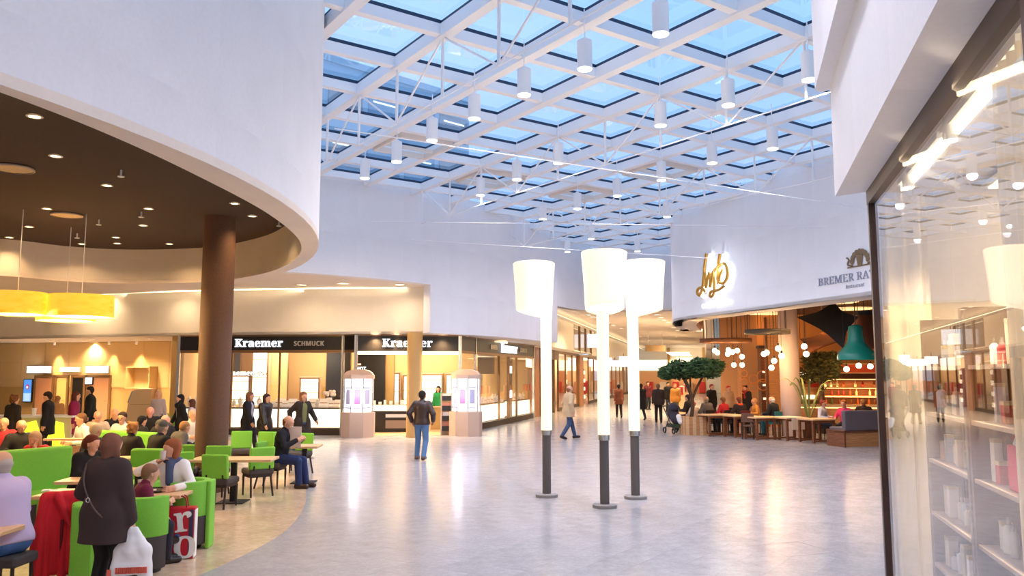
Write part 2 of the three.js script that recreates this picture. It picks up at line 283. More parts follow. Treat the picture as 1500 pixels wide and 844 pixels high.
// ================================================================ LAMPS
{ // three tall standing lamps with luminous stems and eccentric shades
  const shadeMat = glow('#ffe3bd', 0.95, '#d8cab8'), stemMat = glow('#ffeabf', 1.0, '#d8cab8');
  const mk = (px, D, turn, label) => {
    const t = thing('standing_lamp', label, 'lamp', at(px, D), turn, 'tall standing lamps in the hall');
    part('base', [cyl(0.2, 0.2, 0.05, 0, 0, 0, 40), cyl(0.19, 0.17, 0.012, 0, 0.05, 0, 40)], M.grey, t);
    part('pole', cyl(0.078, 0.078, 1.06, 0, 0.05, 0, 32), M.dgrey, t);
    part('collar', cyl(0.092, 0.092, 0.09, 0, 1.1, 0, 32), M.chrome, t);
    part('glow_stem', cyl(0.1, 0.1, 2.3, 0, 1.19, 0, 32), stemMat, t);
    // shade: tapered drum set off the stem, its rim cut lower over the stem
    const g = lathe([[0.001, 0.03], [0.16, 0], [0.3, 0.0], [0.325, 0.01], [0.33, 0.06], [0.34, 0.25], [0.36, 0.55], [0.385, 0.85], [0.385, 0.875], [0.37, 0.885], [0.001, 0.885]], 48), p = g.attributes.position;
    for (let i = 0; i < p.count; i++) { const y = p.getY(i), k = Math.max(0, 1 - y / 0.45); p.setY(i, y - k * (p.getX(i) + 0.33) / 0.66 * 0.16); }
    g.translate(-0.22, 3.36, 0); g.computeVertexNormals();
    part('shade_cap', cyl(0.384, 0.36, 0.01, -0.22, 4.246, 0, 40), std('#d9cdbd', 0.7), part('shade', g, shadeMat, t));
    lampPoint(t, [-0.22, 4.6, 0], '#ffe2b8', 4, 1); lampPoint(t, [-0.1, 2.95, 0.5], '#ffe2b8', 3, 1);
    return t;
  };
  mk(801, 14.7, 0, 'standing lamp with luminous stem, shade overhanging towards the jewellery shop');
  mk(886, 13.55, Math.PI * 0.52, 'standing lamp with luminous stem, shade tipped forward over the open floor');
  mk(931, 14.5, Math.PI, 'standing lamp with luminous stem, shade overhanging towards the restaurant');
}
const dlGeo = { ring: lathe([[0.085, 0], [0.12, 0], [0.125, 0.008], [0.09, 0.02]], 20), lens: cyl(0.088, 0.088, 0.012, 0, 0.006, 0, 18) };
const ringMat = std('#efe6da', 0.5);
function downlight(x, y, z, label, group, color, em, cd, ang = 0.9, s = 1) {
  const t = thing('downlight', label, 'lamp', [x, y - 0.02, z], 0, group); if (s !== 1) t.scale.setScalar(s);
  part('trim_ring', dlGeo.ring, ringMat, t); part('lens', dlGeo.lens, em, t);
  if (cd) lampSpot(t, [0, -0.012, 0], color, cd, ang, 0.7, [0, -1, 0], 4); return t;
}
const emWarm = glow('#ffdca8', 5), emNeut = glow('#fff0d8', 6);
const sc = (l) => l.map(([x, z]) => [x * 0.705, z * 0.705]);
for (const [x, z] of sc([[-9.04, -15.45], [-9.27, -17.93], [-12.15, -20.52], [-14.16, -23.09], [-15.89, -24.93], [-10.72, -22.88], [-9.49, -20.52], [-7.02, -19.87], [-7.1, -21.5], [-14.28, -26.2], [-12.52, -24.93], [-13.05, -26.1], [-11.37, -26.2], [-6.9, -11], [-9, -9], [-8, -13], [-12, -12], [-13, -16]]))
  downlight(x, DC, z, 'small round downlight in the dark cafe ceiling', 'downlights in the dark ceiling', '#ffcf95', emWarm, 9, 1.15, 0.75);
for (const [x, z] of sc([[-10.45, -16.38], [-12.07, -21.32]])) { // large flat discs
  const t = thing('ceiling_speaker', 'large pale disc set flush in the dark cafe ceiling', 'speaker', [x, DC - 0.04, z], 0, 'flush discs in the dark ceiling');
  part('rim', lathe([[0.25, 0.03], [0.28, 0.03], [0.28, 0], [0.26, -0.004]], 32), M.beige, t); part('grille', cyl(0.26, 0.26, 0.02, 0, 0.01, 0, 32), std('#d8bd8c', 0.8), t);
}
for (const [x, z] of sc([[-8.3, -16.6], [-11.6, -22.1], [-13.4, -24.3], [-6.6, -22.3], [-9.9, -21], [-6.3, -20.9]])) { const t = thing('sprinkler', 'tiny white sprinkler head hanging from dark ceiling', 'sprinkler', [x, DC - 0.11, z], 0, 'sprinklers in the dark ceiling'); part('stem', cyl(0.015, 0.015, 0.1, 0, 0.01, 0, 8), M.steel, t); part('deflector', cyl(0.05, 0.05, 0.012, 0, 0, 0, 12), M.steel, t); }
for (const [x, z] of [[-17.02, -28.2], [-16.5, -30.4], [-15.6, -30.3], [-12.29, -28.9], [-7.33, -27.67], [-5.79, -27.25], [-3.9, -27.6]]) downlight(x, L1, z, 'round downlight in the cream soffit above cafe', 'downlights in the cream soffit', '#ffdcae', emWarm, 9, 1.4, 2);
for (const [x, z] of [[-22.4, -37.2], [-18.61, -35.6], [-15.98, -33.67], [-20, -34.6], [-17.4, -33], [-14.6, -32.2], [-19.4, -32.9], [-4.9, -28.72], [-4.13, -28.72], [-2.5, -28.9], [-1.8, -30.1]]) downlight(x, 3.62, z, 'small downlight in the low ceiling over shop fronts', 'downlights over the shop fronts', '#ffd9a6', emWarm, 60, 1.15, 1.5);  // some on the service side are added to brighten the tan wall
for (const [x, z] of [[4.01, -41.84], [4.42, -43.35], [5.86, -48.59], [6.41, -50.63], [7.45, -54.43], [10.66, -66.38], [12.79, -74.55], [15.09, -83.05], [16.18, -87.02], [7.6, -41.84], [8.19, -43.87], [8.8, -46.11], [9.39, -47.94], [10.82, -53.62], [11.79, -57.0], [13.6, -66], [8.86, -41.0], [9.28, -42.5]])
  downlight(x, L1, z, 'round downlight in the corridor ceiling', 'downlights in the corridor ceiling', '#ffddb0', emNeut, 60, 1.2, 1.6);
{ // cove light along the corridor ceiling
  const a = along([2.0, -38.4], 0), b = along([2.0, -38.4], 58), t = thing('cove_light', 'long warm light strip along the corridor ceiling edge', 'lamp', [(a[0] + b[0]) / 2, 5.1, (a[1] + b[1]) / 2], -az);
  part('tube', box(0.06, 0.05, 58), glow('#ffedc2', 3.2), t); part('ledge', box(0.3, 0.04, 58, 0, -0.06, 0), M.cream, t);
  lampArea(t, [0.15, -0.03, 0], [20 * Math.cos(az) + (a[0] + b[0]) / 2, 2, (a[1] + b[1]) / 2 + 20 * Math.sin(az)], 56, 0.06, '#ffe2ae', 6);
}
for (let k = 0; k < 6; k++) { // cove lights washing the cream bulkhead
  const a = creamLine[k * 4 + 1], b = creamLine[k * 4 + 5], cx = (a[0] + b[0]) / 2, cz = (a[1] + b[1]) / 2, L = Math.hypot(b[0] - a[0], b[1] - a[1]), th = Math.atan2(b[1] - a[1], -(b[0] - a[0]));
  const t = thing('cove_strip', 'warm light strip tucked against the top of the cream bulkhead', 'lamp', [cx, L1 - 0.05, cz + 0.3], th, 'strips above the cream bulkhead'); part('tube', box(L, 0.04, 0.05), glow('#ffe3ac', 2.2), t); part('clip_rail', box(L, 0.02, 0.08, 0, 0.035, 0), M.cream, t);
  lampArea(t, [0, -0.03, 0.1], [cx, 0, cz + 0.4], L, 0.1, '#ffe6c4', 2.6);
}
{ // three yellow drum shades over the cafe
  const mk = (px, D, y, r, label) => {
    const t = thing('drum_pendant', label, 'lamp', at(px, D, y), 0, 'yellow drum pendants');
    const sh = tex(256, (x, yy) => { const v = (nA(x * 2, yy * 2) - 0.5) * 70 + (nB(x * 2, yy * 2) - 0.5) * 40; return [255, 226 + v * 0.4, 128 + v]; });
    part('shade', lathe([[r, 0], [r * 1.01, 0.2], [r, 0.41], [r - 0.02, 0.41], [r - 0.015, 0.2], [r - 0.02, 0.0], [r, 0]], 48), new THREE.MeshStandardMaterial({ color: '#f2d898', map: sh, emissive: '#ffd468', emissiveMap: sh, emissiveIntensity: 0.85, roughness: 0.8 }), t);
    part('diffuser', cyl(r - 0.03, r - 0.03, 0.02, 0, 0.02, 0, 40), glow('#fff0cf', 1.6), t);
    part('wire', [bar([0, 0.41, 0], [0, DC - y, 0], 0.008, 6), bar([-r + 0.02, 0.4, 0], [r - 0.02, 0.4, 0], 0.012, 6)], M.steel, t);
    lampPoint(t, [0, -0.15, 0], '#ffd48c', 20, 2);
  };
  mk(118, 15, 3.26, 0.56, 'yellow drum pendant shade hanging beside a lower shade');
  mk(24, 14.6, 3.28, 0.49, 'yellow drum pendant shade nearer the counter side');
  mk(96, 16.4, 3.28, 0.54, 'lowest yellow drum pendant shade, partly behind another');
}
// ================================================================ THE SIDE SHOP WITH THE LONG WINDOW
{
  const P0 = [3.6, -7.88], dir = [-0.2756, 0.9613], nin = [0.9613, 0.2756], yaw = Math.atan2(-dir[1], dir[0]); // local x runs along the glass to the viewer, local -z into the shop... see below
  const q = (s, w) => [P0[0] + dir[0] * s + nin[0] * w, P0[1] + dir[1] * s + nin[1] * w];
  const T = 4.03, LEN = 11;
  const quad = (s0, s1, w0, w1) => [q(s0, w0), q(s1, w0), q(s1, w1), q(s0, w1)];
  struct('wall_shop_fascia', [prism([q(0, 0.05), q(-0.18, -0.31), q(LEN, -0.31), q(LEN, 1.2), q(-1.6, 1.2)], T, L1 - 0.1)], M.white, 'white bulkhead above the long shop window');
  struct('wall_shop_upper', [toCreasedNormals(prism([q(-0.1, 0.0), q(-0.3, -0.4), q(-0.2, -0.46), q(LEN, -0.46), q(LEN, 1.2), q(-1.6, 1.2)], L1 - 0.1, 8.7), 0.3)], M.white, 'white upper wall above the long shop window');
  struct('ceiling_shop', prism(quad(0.02, LEN, 0.06, 3.4), T + 0.02, T + 0.1), M.lip, 'pale ceiling inside the side shop');
  struct('wall_shop_end', [prism(quad(-0.14, 0.0, 0.08, 3.4), 0, T + 0.02), prism(quad(0, LEN, 3.3, 3.4), 0, T + 0.02)], M.cream, 'cream inner walls of the side shop');
  const win = structGroup('window_1', 'long frameless shop window mirroring the hall');
  let s = 0.06; for (const w of [1.45, 1.5, 1.75, 2, 2]) { part('pane', prism(quad(s, s + w - 0.012, 0, 0.012), 0.03, T), M.glass, win); s += w; }
  part('frame', prism(quad(-0.02, 0.06, -0.03, 0.05), 0, T), std('#3a2620', 0.4), win);
  part('head_rail', prism(quad(-0.02, LEN, -0.035, 0.06), T - 0.14, T), std('#4a3a33', 0.5), win);
  part('floor_rail', prism(quad(0.06, LEN, -0.02, 0.04), 0, 0.03), M.grey, win);
  const post = part('mullion', prism(quad(4.6, 4.68, -0.03, 0.05), 0, T), std('#5a4438', 0.45), win);
  // light strips behind the glass
  for (const [a, b] of [[0.5, 2.1], [2.2, 3.9], [4.0, 6]]) {
    const c = q((a + b) / 2, 0.22), t = thing('light_strip', 'slim warm light strip behind the top of the shop window', 'lamp', [c[0], T - 0.1, c[1]], yaw, 'light strips of the shop window');
    part('tube', box(b - a, 0.05, 0.06), glow('#ffeec8', 4), t); part('housing', box(b - a, 0.05, 0.12, 0, 0.05), M.white1, t);
    const d = q((a + b) / 2, 0.7); lampArea(t, [0, -0.04, 0], [d[0], 0, d[1]], b - a, 0.06, '#ffe6bd', 4);
  }
  // curtains: pleated sheer panels
  const cloth = phys({ color: '#efe2c4', roughness: 0.9, transmission: 0.2, thickness: 0 });
  const curtain = (s0, s1, w, w1, label, dense) => {
    const n = Math.round(Math.hypot((s1 - s0), w1 - w) * 120), pos = [], ix = [];
    for (let i = 0; i <= n; i++) { const f = i / n, a = Math.sin(f * n * 0.42 + Math.sin(i * 0.3) * 0.8) * 0.022, p = q(s0 + (s1 - s0) * f + (w1 !== w ? a : 0), w + (w1 - w) * f + (w1 === w ? a : 0)); for (const y of [0.02, 1, 2, 3, T - 0.14]) pos.push(p[0], y, p[1]); }
    for (let i = 0; i < n; i++) for (let k = 0; k < 4; k++) { const a = i * 5 + k; ix.push(a, a + 5, a + 1, a + 1, a + 5, a + 6); }
    const g = new THREE.BufferGeometry(); g.setAttribute('position', new THREE.Float32BufferAttribute(pos, 3)); g.setIndex(ix); g.computeVertexNormals(); worldUV(g);
    tag(part('curtain', g, cloth), label, 'curtain', 'sheer curtains behind the shop window');
  };
  curtain(0.25, 0.35, 0.06, 0.42, 'sheer cream curtain hanging at the dark end frame');
  curtain(3.6, 4.55, 0.12, 0.12, 'sheer cream curtain hanging along the glass beside the shelves');
  // shelving parallel to the glass
  const shelfMat = std('#9d8d7f', 0.5), H4 = [0.5, 0.95, 1.42, 1.84, 2.25];
  const unit = (s0, s1, w, label) => {
    const c = q((s0 + s1) / 2, w + 0.16), t = thing('display_shelves', label, 'shelves', [c[0], 0, c[1]], yaw, 'display shelves in the side shop'), L = s1 - s0;
    for (const y of [0.08, ...H4]) part('shelf', box(L, 0.03, 0.32, 0, y, 0), shelfMat, t);
    for (const x of [-L / 2, L / 2]) part('upright', box(0.05, 2.7, 0.34, x, 1.35, 0), std('#4d4038', 0.5), t);
    part('back_panel', box(L, 2.7, 0.02, 0, 1.35, -0.17), std('#a98f76', 0.7), t);
  };
  unit(0.35, 1.75, 0.33, 'tall shelf unit of pale cosmetics boxes by the curtain');
  unit(1.85, 3.2, 0.33, 'tall shelf unit with pink bag and red boxes');
  for (const sc of [0.9, 2.4]) { const p = q(sc, 0.18), t = thing('ceiling_spot', 'small spotlight aimed at the shop shelves', 'lamp', [p[0], T - 0.2, p[1]], yaw, 'spotlights over the shop shelves'); part('can', cyl(0.05, 0.05, 0.16, 0, 0.02, 0, 16), M.white1, t); part('lens', cyl(0.045, 0.045, 0.01, 0, 0.012, 0, 16), emNeut, t); const dd = q(sc, 0.9); lampSpot(t, [0, 0, 0], '#ffe7c4', 45, 0.8, 0.6, [0.03, -1, 0.01]); }
  { const p = q(1.9, 1.6), t = thing('added_shop_light', 'added warm ceiling panel brightening the side shop', 'lamp', [p[0], T - 0.08, p[1]], yaw); part('diffuser', box(3.4, 0.02, 1.2), glow('#ffeed0', 1.5), t); part('rim', box(3.5, 0.03, 1.3, 0, 0.025, 0), M.white1, t); lampArea(t, [0, -0.03, 0], [p[0], 0, p[1]], 3.4, 1.2, '#ffe6c0', 26); }  // ceiling panel added as fill for the shop interior
  // goods
  const cols = ['#f3efe6', '#e9e4d8', '#d8d2c8', '#f7f4ee', '#cfd6da', '#b9b49a', '#e4c9a8', '#f0e6d0'];
  const cols2 = ['#e8334f', '#f3efe6', '#c2253c', '#f5f0e2', '#8e2136', '#d9d2c6', '#e6dfae', '#3b3330'];
  const goods = (s0, s1, w, y, cs, n) => {
    for (let i = 0; i < n; i++) {
      const sc = s0 + (s1 - s0) * (i + 0.5) / n, p = q(sc, w + 0.1 + rr(0, 0.06)), col = cs[Math.floor(rnd() * cs.length)], hgt = rr(0.14, 0.3), wd = rr(0.05, 0.085), kind = rnd();
      const names = { '#e8334f': 'pink', '#c2253c': 'red', '#8e2136': 'dark red', '#3b3330': 'black', '#b9b49a': 'olive', '#e4c9a8': 'peach', '#e6dfae': 'pale yellow', '#cfd6da': 'silver' };
      const cn = names[col] ?? 'cream';
      if (kind < 0.55) { const t = thing('gift_box', cn + ' carton standing on a shelf of the side shop', 'box', [p[0], y + 0.015, p[1]], yaw + rr(-0.1, 0.1), cn + ' cartons in the side shop'); part('carton', rbox(wd * 1.3, hgt, wd, 0.004, 0, hgt / 2, 0, 1), std(col, 0.5), t); part('lid', rbox(wd * 1.34, 0.03, wd * 1.04, 0.004, 0, hgt, 0, 1), std('#d8c79a', 0.4), t); }
      else { const t = thing('bottle', cn + ' toiletry bottle standing on a shelf of the side shop', 'bottle', [p[0], y + 0.015, p[1]], 0, cn + ' bottles in the side shop'); part('bottle_body', lathe([[0.001, 0], [wd * 0.5, 0], [wd * 0.52, 0.01], [wd * 0.52, hgt * 0.66], [wd * 0.3, hgt * 0.74], [wd * 0.2, hgt * 0.76], [0.001, hgt * 0.76]], 16), std(col, 0.3), t); part('cap', cyl(wd * 0.22, wd * 0.22, hgt * 0.2, 0, hgt * 0.76, 0, 12), M.chrome, t); }
    }
  };
  H4.forEach((y, k) => { goods(0.45, 1.65, 0.33, y, cols, 9 - (k & 1)); if (k) goods(k === 3 ? 1.95 : 1.95, k === 3 ? 2.3 : 3.1, 0.33, y, cols2, k === 3 ? 2 : 8); });
  // pink carrier bag with handles
  { const p = q(2.62, 0.46), t = thing('pink_bag', 'bright pink carrier bag on an upper shelf of the side shop', 'bag', [p[0], 1.435, p[1]], yaw); part('bag_body', rbox(0.34, 0.3, 0.14, 0.015, 0, 0.15, 0), std('#e62a56', 0.5), t); for (const z of [-0.05, 0.05]) part('handle', tube([[-0.08, 0.3, z], [-0.06, 0.38, z], [0.06, 0.38, z], [0.08, 0.3, z]], 0.008, 16, 6), std('#c01f45', 0.5), t); part('tissue', [ball(0.06, -0.06, 0.31, 0, 10), ball(0.05, 0.06, 0.31, 0, 10)], M.white1, t); }
}
// ================================================================ JEWELLERY SHOP
const font = await new FontLoader().loadAsync('fonts/droid/droid_serif_bold.typeface.json');
const fontSans = await new FontLoader().loadAsync('fonts/droid/droid_sans_bold.typeface.json');
const fontSerif = await new FontLoader().loadAsync('fonts/droid/droid_serif_regular.typeface.json');
function words(str, size, f = fontSans, depth = 0.03) { const g = new TextGeometry(str, { font: f, size, depth, curveSegments: 5, bevelEnabled: false }); g.computeBoundingBox(); const b = g.boundingBox; return g.translate(-(b.min.x + b.max.x) / 2, -(b.min.y + b.max.y) / 2, 0); }
const frameOf = (a, b) => { const dx = b[0] - a[0], dz = b[2] - a[2], L = Math.hypot(dx, dz), th = Math.atan2(-dz, dx); return { L, th, p: (x, y, z) => [a[0] + Math.cos(th) * x + Math.sin(th) * z, y, a[2] - Math.sin(th) * x + Math.cos(th) * z] }; };
const litCase = glow('#fff1d2', 1.5, '#fff6e6'), litWhite = glow('#f4f6ff', 1.5), litSign = glow('#e6f2ff', 1.5), litWarm = glow('#ffe9bf', 1.6);
const fasciaMat = std('#17120d', 0.35), shelfDark = std('#5b4630', 0.4);
const KS = [at(257, 29.6), at(500, 29.15), at(519, 28.85), at(673, 29.3), at(696, 31.4), at(783, 40.6)];
{
  const F3 = 3.62;
  const bays = [[0, 1, [0, 0.33, 0.62, 1], 'window_2', 'wide jewellery shop window lit from below'], [1, 2, [0, 1], 'window_3', 'narrow corner pane beside the jewellery entrance'], [3, 4, [0, 1], 'window_4', 'corner pane on the far side of the jewellery entrance'], [4, 5, [0, 0.34, 0.5, 0.64, 0.98], 'window_5', 'receding jewellery shop window along the corridor side']];
  for (const [i, j, cut, name, label] of bays) {
    const f = frameOf(KS[i], KS[j]), w = structGroup(name, label); w.position.set(...KS[i]); w.rotation.y = f.th;
    part('plinth', box(f.L, 0.24, 0.12, f.L / 2, 0.12, -0.1), std('#3c2a1c', 0.5), w);
    part('head_rail', box(f.L, 0.1, 0.1, f.L / 2, 3.02, -0.05), M.bronze, w);
    part('fascia', box(f.L, 0.5, 0.1, f.L / 2, 3.32, -0.04), fasciaMat, w);
    part('cornice', box(f.L, 0.05, 0.14, f.L / 2, 3.595, -0.04), M.bronze, w);
    for (let k = 0; k < cut.length; k++) part('post', box(k === 0 || k === cut.length - 1 ? 0.1 : 0.05, k === 0 || k === cut.length - 1 ? 3.6 : 2.75, 0.08, f.L * cut[k], k === 0 || k === cut.length - 1 ? 1.8 : 1.6, 0), k % (cut.length - 1) ? M.bronze : M.chrome, w);
    for (let k = 0; k + 1 < cut.length; k++) part('pane', box(f.L * (cut[k + 1] - cut[k]) - 0.06, 2.72, 0.012, f.L * (cut[k] + cut[k + 1]) / 2, 1.62, -0.02), M.glass, w);
  }
  { // entrance: fascia over an open front
    const f = frameOf(KS[2], KS[3]), w = structGroup('door_1', 'open jewellery shop entrance under a black fascia'); w.position.set(...KS[2]); w.rotation.y = f.th;
    part('fascia', box(f.L, 0.55, 0.1, f.L / 2, 3.3, -0.04), fasciaMat, w); part('head_rail', box(f.L, 0.12, 0.3, f.L / 2, 2.97, -0.15), litWarm, w); part('cornice', box(f.L, 0.05, 0.14, f.L / 2, 3.595, -0.04), M.bronze, w);
    for (const x of [0, f.L]) part('post', box(0.12, 3.6, 0.1, x, 1.8, 0), M.chrome, w);
  }
  // signs
  const sign = (i, j, x, y, str, size, mat, label, f = fontSans, extra = 0) => { const fr = frameOf(KS[i], KS[j]), t = thing('shop_sign', label, 'sign', fr.p(fr.L * x, y, 0.02), fr.th); part('lettering', words(str, size, f, 0.05), mat, t); return t; };
  sign(0, 1, 0.49, 3.33, 'Kraemer', 0.29, litSign, 'white lit shop name sign above the wide jewellery window', font);
  sign(0, 1, 0.795, 3.31, 'SCHMUCK', 0.17, std('#cfc4b4', 0.5), 'small pale word sign after the lit name over wide window');
  sign(0, 1, 0.235, 3.31, 'UHREN', 0.17, std('#cfc4b4', 0.5), 'small pale word sign half hidden behind brown column');
  sign(2, 3, 0.49, 3.32, 'Kraemer', 0.29, litSign, 'white lit shop name sign above the jewellery entrance, crossed by tan column', font);
  sign(4, 5, 0.5, 3.34, 'Kraemer', 0.42, litSign, 'white lit shop name sign on the receding corridor window', font);
  sign(4, 5, 0.24, 3.32, 'UHREN', 0.2, M.chrome, 'small pale word sign before the lit name on corridor window');
  sign(4, 5, 0.75, 3.32, 'SCHMUCK', 0.2, M.chrome, 'small pale word sign after the lit name on corridor window');
  // interior shell
  struct('wall_jewellery', [prism([[-13, -35.5], [-1.5, -35.5], [-1.5, -35.7], [-13, -35.7]], 0, 3.62), prism([[-12.4, -29.8], [-12.2, -29.8], [-12.2, -35.6], [-12.4, -35.6]], 0, 3.62), prism([[-1.6, -35.5], [-0.6, -41.2], [-0.8, -41.2], [-1.8, -35.6]], 0, 3.62), prism([[-0.8, -41.2], [1.2, -41.1], [1.2, -41.3], [-0.8, -41.4]], 0, 3.62)], M.tanPanel, 'warm tan inner walls of the jewellery shop');
  struct('floor_jewellery', prism([[-12.3, -29.8], [-6.2, -29.35], [-5.6, -29], [-1.9, -29.5], [-1.4, -31.6], [0.9, -40.8], [-0.8, -41.2], [-1.6, -35.5], [-12.3, -35.5]], -0.2, 0.012), std('#d9b487', 0.35), 'light wood coloured floor inside the jewellery shop');
  for (const [x, z, w2, d2] of [[-9.4, -31.4, 4.5, 2], [-3.6, -31.8, 3.2, 3], [-6.5, -33.6, 8, 1.6], [-0.6, -36.8, 0.8, 6]]) {
    const t = thing('ceiling_panel', 'warm ceiling light panel inside the jewellery shop', 'lamp', [x, 3.56, z], 0, 'ceiling light panels in the jewellery shop');
    part('diffuser', box(w2, 0.02, d2), glow('#ffe6b6', 1.6), t); part('frame', [box(w2 + 0.1, 0.03, 0.05, 0, 0.02, d2 / 2), box(w2 + 0.1, 0.03, 0.05, 0, 0.02, -d2 / 2), box(0.05, 0.03, d2, w2 / 2, 0.02), box(0.05, 0.03, d2, -w2 / 2, 0.02)], M.cream, t);
    lampArea(t, [0, -0.03, 0], [x, 0, z], w2, d2, '#ffe6c0', 5);
  }
  // window displays: lit plinth boxes and jewellery stands
  const counter = (i, j, x0, x1, depth, label) => {
    const f = frameOf(KS[i], KS[j]), L = f.L * (x1 - x0), t = thing('display_plinth', label, 'display', f.p(f.L * (x0 + x1) / 2, 0, -0.18 - depth / 2), f.th);
    part('light_box', box(L, 0.66, depth, 0, 0.6, 0), litCase, t); part('base', box(L, 0.26, depth - 0.05, 0, 0.13, 0), std('#5a4634', 0.5), t); part('display_top', box(L, 0.05, depth + 0.03, 0, 0.955, 0), shelfDark, t);
    lampArea(t, [0, 0.6, depth / 2 + 0.02], f.p(f.L * (x0 + x1) / 2, 0.6, 30), L, 0.6, '#ffefcf', 2.2);
    return f;
  };
  const standMat = std('#fffaf0', 0.5), cushMat = std('#efe6d6', 0.7);
  const bust = merge([lathe([[0.001, 0], [0.07, 0], [0.07, 0.01], [0.03, 0.03], [0.05, 0.08], [0.075, 0.15], [0.06, 0.2], [0.028, 0.24], [0.025, 0.28], [0.001, 0.29]], 14)]), ramp = (() => { const s = new THREE.Shape([new THREE.Vector2(0, 0), new THREE.Vector2(0.2, 0), new THREE.Vector2(0.2, 0.05), new THREE.Vector2(0.03, 0.22), new THREE.Vector2(0, 0.22)]); return new THREE.ExtrudeGeometry(s, { depth: 0.22, bevelEnabled: false }).translate(-0.1, 0, -0.11).rotateY(-Math.PI / 2); })();
  const stands = (i, j, x0, x1, n, label, grp, y = 0.98, z = -0.4) => {
    const f = frameOf(KS[i], KS[j]);
    for (let k = 0; k < n; k++) { const x = f.L * (x0 + (x1 - x0) * (k + 0.5) / n), p = f.p(x, y, z - rr(0, 0.15)), r = rnd() < 0.5, t = thing(r ? 'jewellery_bust' : 'jewellery_ramp', (r ? 'white necklace bust ' : 'white sloping ring tray ') + label, 'display stand', p, f.th + rr(-0.15, 0.15), (r ? 'busts ' : 'ring trays ') + grp); t.scale.setScalar(rr(0.9, 1.5)); part('stand', r ? bust : ramp, standMat, t); if (r) part('necklace', new THREE.TorusGeometry(0.05, 0.006, 6, 16).rotateX(1.2).translate(0, 0.2, 0.02), M.gold, t); else part('ring_row', box(0.18, 0.015, 0.03, 0, 0.12, 0.04), M.gold, t); }
  };
  counter(0, 1, 0.02, 0.975, 0.7, 'long lit display plinth in the wide jewellery window'); stands(0, 1, 0.02, 0.97, 24, 'in the wide jewellery window', 'in the wide window');
  counter(1, 2, 0.15, 0.85, 0.4, 'narrow lit plinth in the corner jewellery window');
  counter(4, 5, 0.02, 0.5, 0.5, 'lit display plinth in the receding window next to entrance'); stands(4, 5, 0.03, 0.48, 12, 'in the receding jewellery window', 'in the receding window', 0.98, -0.3);
  counter(4, 5, 0.64, 0.97, 0.5, 'lit display plinth at the corridor end of receding window'); stands(4, 5, 0.66, 0.95, 6, 'at the corridor end of receding window', 'at the corridor end', 0.98, -0.3);
  counter(3, 4, 0.5, 0.95, 0.3, 'small lit plinth in the corner pane past the entrance');
  // back panels, lit cabinets
  const cabinet = (px, D, w2, h2, y0, label) => { const t = thing('lit_cabinet', label, 'cabinet', at(px, D), 0); part('carcass', box(w2 + 0.12, h2 + y0 + 0.1, 0.3, 0, (h2 + y0 + 0.1) / 2, -0.17), M.beige, t); part('lit_back', box(w2, h2, 0.02, 0, y0 + h2 / 2, -0.012), litCase, t); for (let k = 0; k < 3; k++) part('shelf', box(w2, 0.02, 0.14, 0, y0 + h2 * (k + 0.5) / 3, 0.06), M.bronze, t); part('frame', [box(0.05, h2 + 0.1, 0.1, -w2 / 2 - 0.02, y0 + h2 / 2, 0.0), box(0.05, h2 + 0.1, 0.1, w2 / 2 + 0.02, y0 + h2 / 2, 0), box(w2 + 0.1, 0.06, 0.16, 0, y0 + h2 + 0.02, 0)], M.bronze, t); };
  cabinet(350, 33.6, 0.7, 1.15, 0.95, 'lit watch cabinet with inner name sign behind the wide window');
  cabinet(452, 34.4, 0.75, 1.2, 0.8, 'tall lit cabinet under an arched glow, behind walking woman');
  cabinet(577, 34.8, 0.38, 1.5, 0.7, 'narrow lit cabinet beside tan column inside entrance');
  cabinet(596, 35.0, 0.3, 1.2, 0.9, 'slim lit cabinet almost hidden by tan column');
  cabinet(632, 35.2, 0.85, 1.15, 1.0, 'lit wall cabinet behind the green shop assistant');
  cabinet(664, 35.2, 0.62, 1.15, 1.0, 'lit wall cabinet past the assistant by entrance edge');
  cabinet(378, 33.6, 0.6, 2.3, 0.9, 'full height lit panel with dark word behind wide window');
  cabinet(271, 31.5, 0.75, 2.5, 0.3, 'bright white display panel next to brown column');
  const slab = (px, D, w2, h2, y, mat, label) => { const t = thing('wall_panel', label, 'panel', at(px, D), 0); part('board', box(w2, h2, 0.08, 0, y, 0), mat, t); part('edge', [box(0.03, h2, 0.1, -w2 / 2, y, 0), box(0.03, h2, 0.1, w2 / 2, y, 0)], M.bronze, t); };
  slab(403, 34, 0.95, 3.2, 1.7, M.tanPanel, 'plain tan panel between lit word panel and arched cabinet');
  slab(340, 33.8, 0.55, 1.4, 2.75, std('#3a332c', 0.5), 'dark panel above the lit watch cabinet');
  slab(494, 33, 1.0, 3.4, 1.75, std('#1d1712', 0.5), 'black panel behind the corner display, end of window');
  slab(543, 32.6, 1.15, 3.4, 1.75, std('#15100c', 0.5), 'black partition inside entrance carrying small red white sign');
  slab(566, 33.4, 0.6, 3.4, 1.75, M.tan, 'narrow tan panel inside jewellery entrance');
  slab(712, 34.2, 0.7, 1.2, 2.8, std('#4d4036', 0.5), 'grey brown panel high in the receding window');
  { const t = thing('brand_sign', 'small white and red sign on black partition inside entrance', 'sign', at(529, 32.4, 2.42), 0); part('lettering', words('NOT', 0.14), litSign, t); part('caption', [box(0.07, 0.06, 0.02, -0.14, 0.17, 0), box(0.08, 0.06, 0.02, -0.05, 0.17, 0)], glow('#ff6a4a', 1.5), t); }
  { const t = thing('cabinet_sign', 'small white lit name above the watch cabinet', 'sign', at(350, 33.4, 2.24), 0); part('lettering', words('Kraemer', 0.2, font), litSign, t); }
  { const t = thing('panel_word', 'dark word lettered across the tall lit panel', 'sign', at(379, 33.4, 2.22), 0); part('lettering', words('GLANZ', 0.17, fontSerif), std('#4b3a26', 0.6), t); }
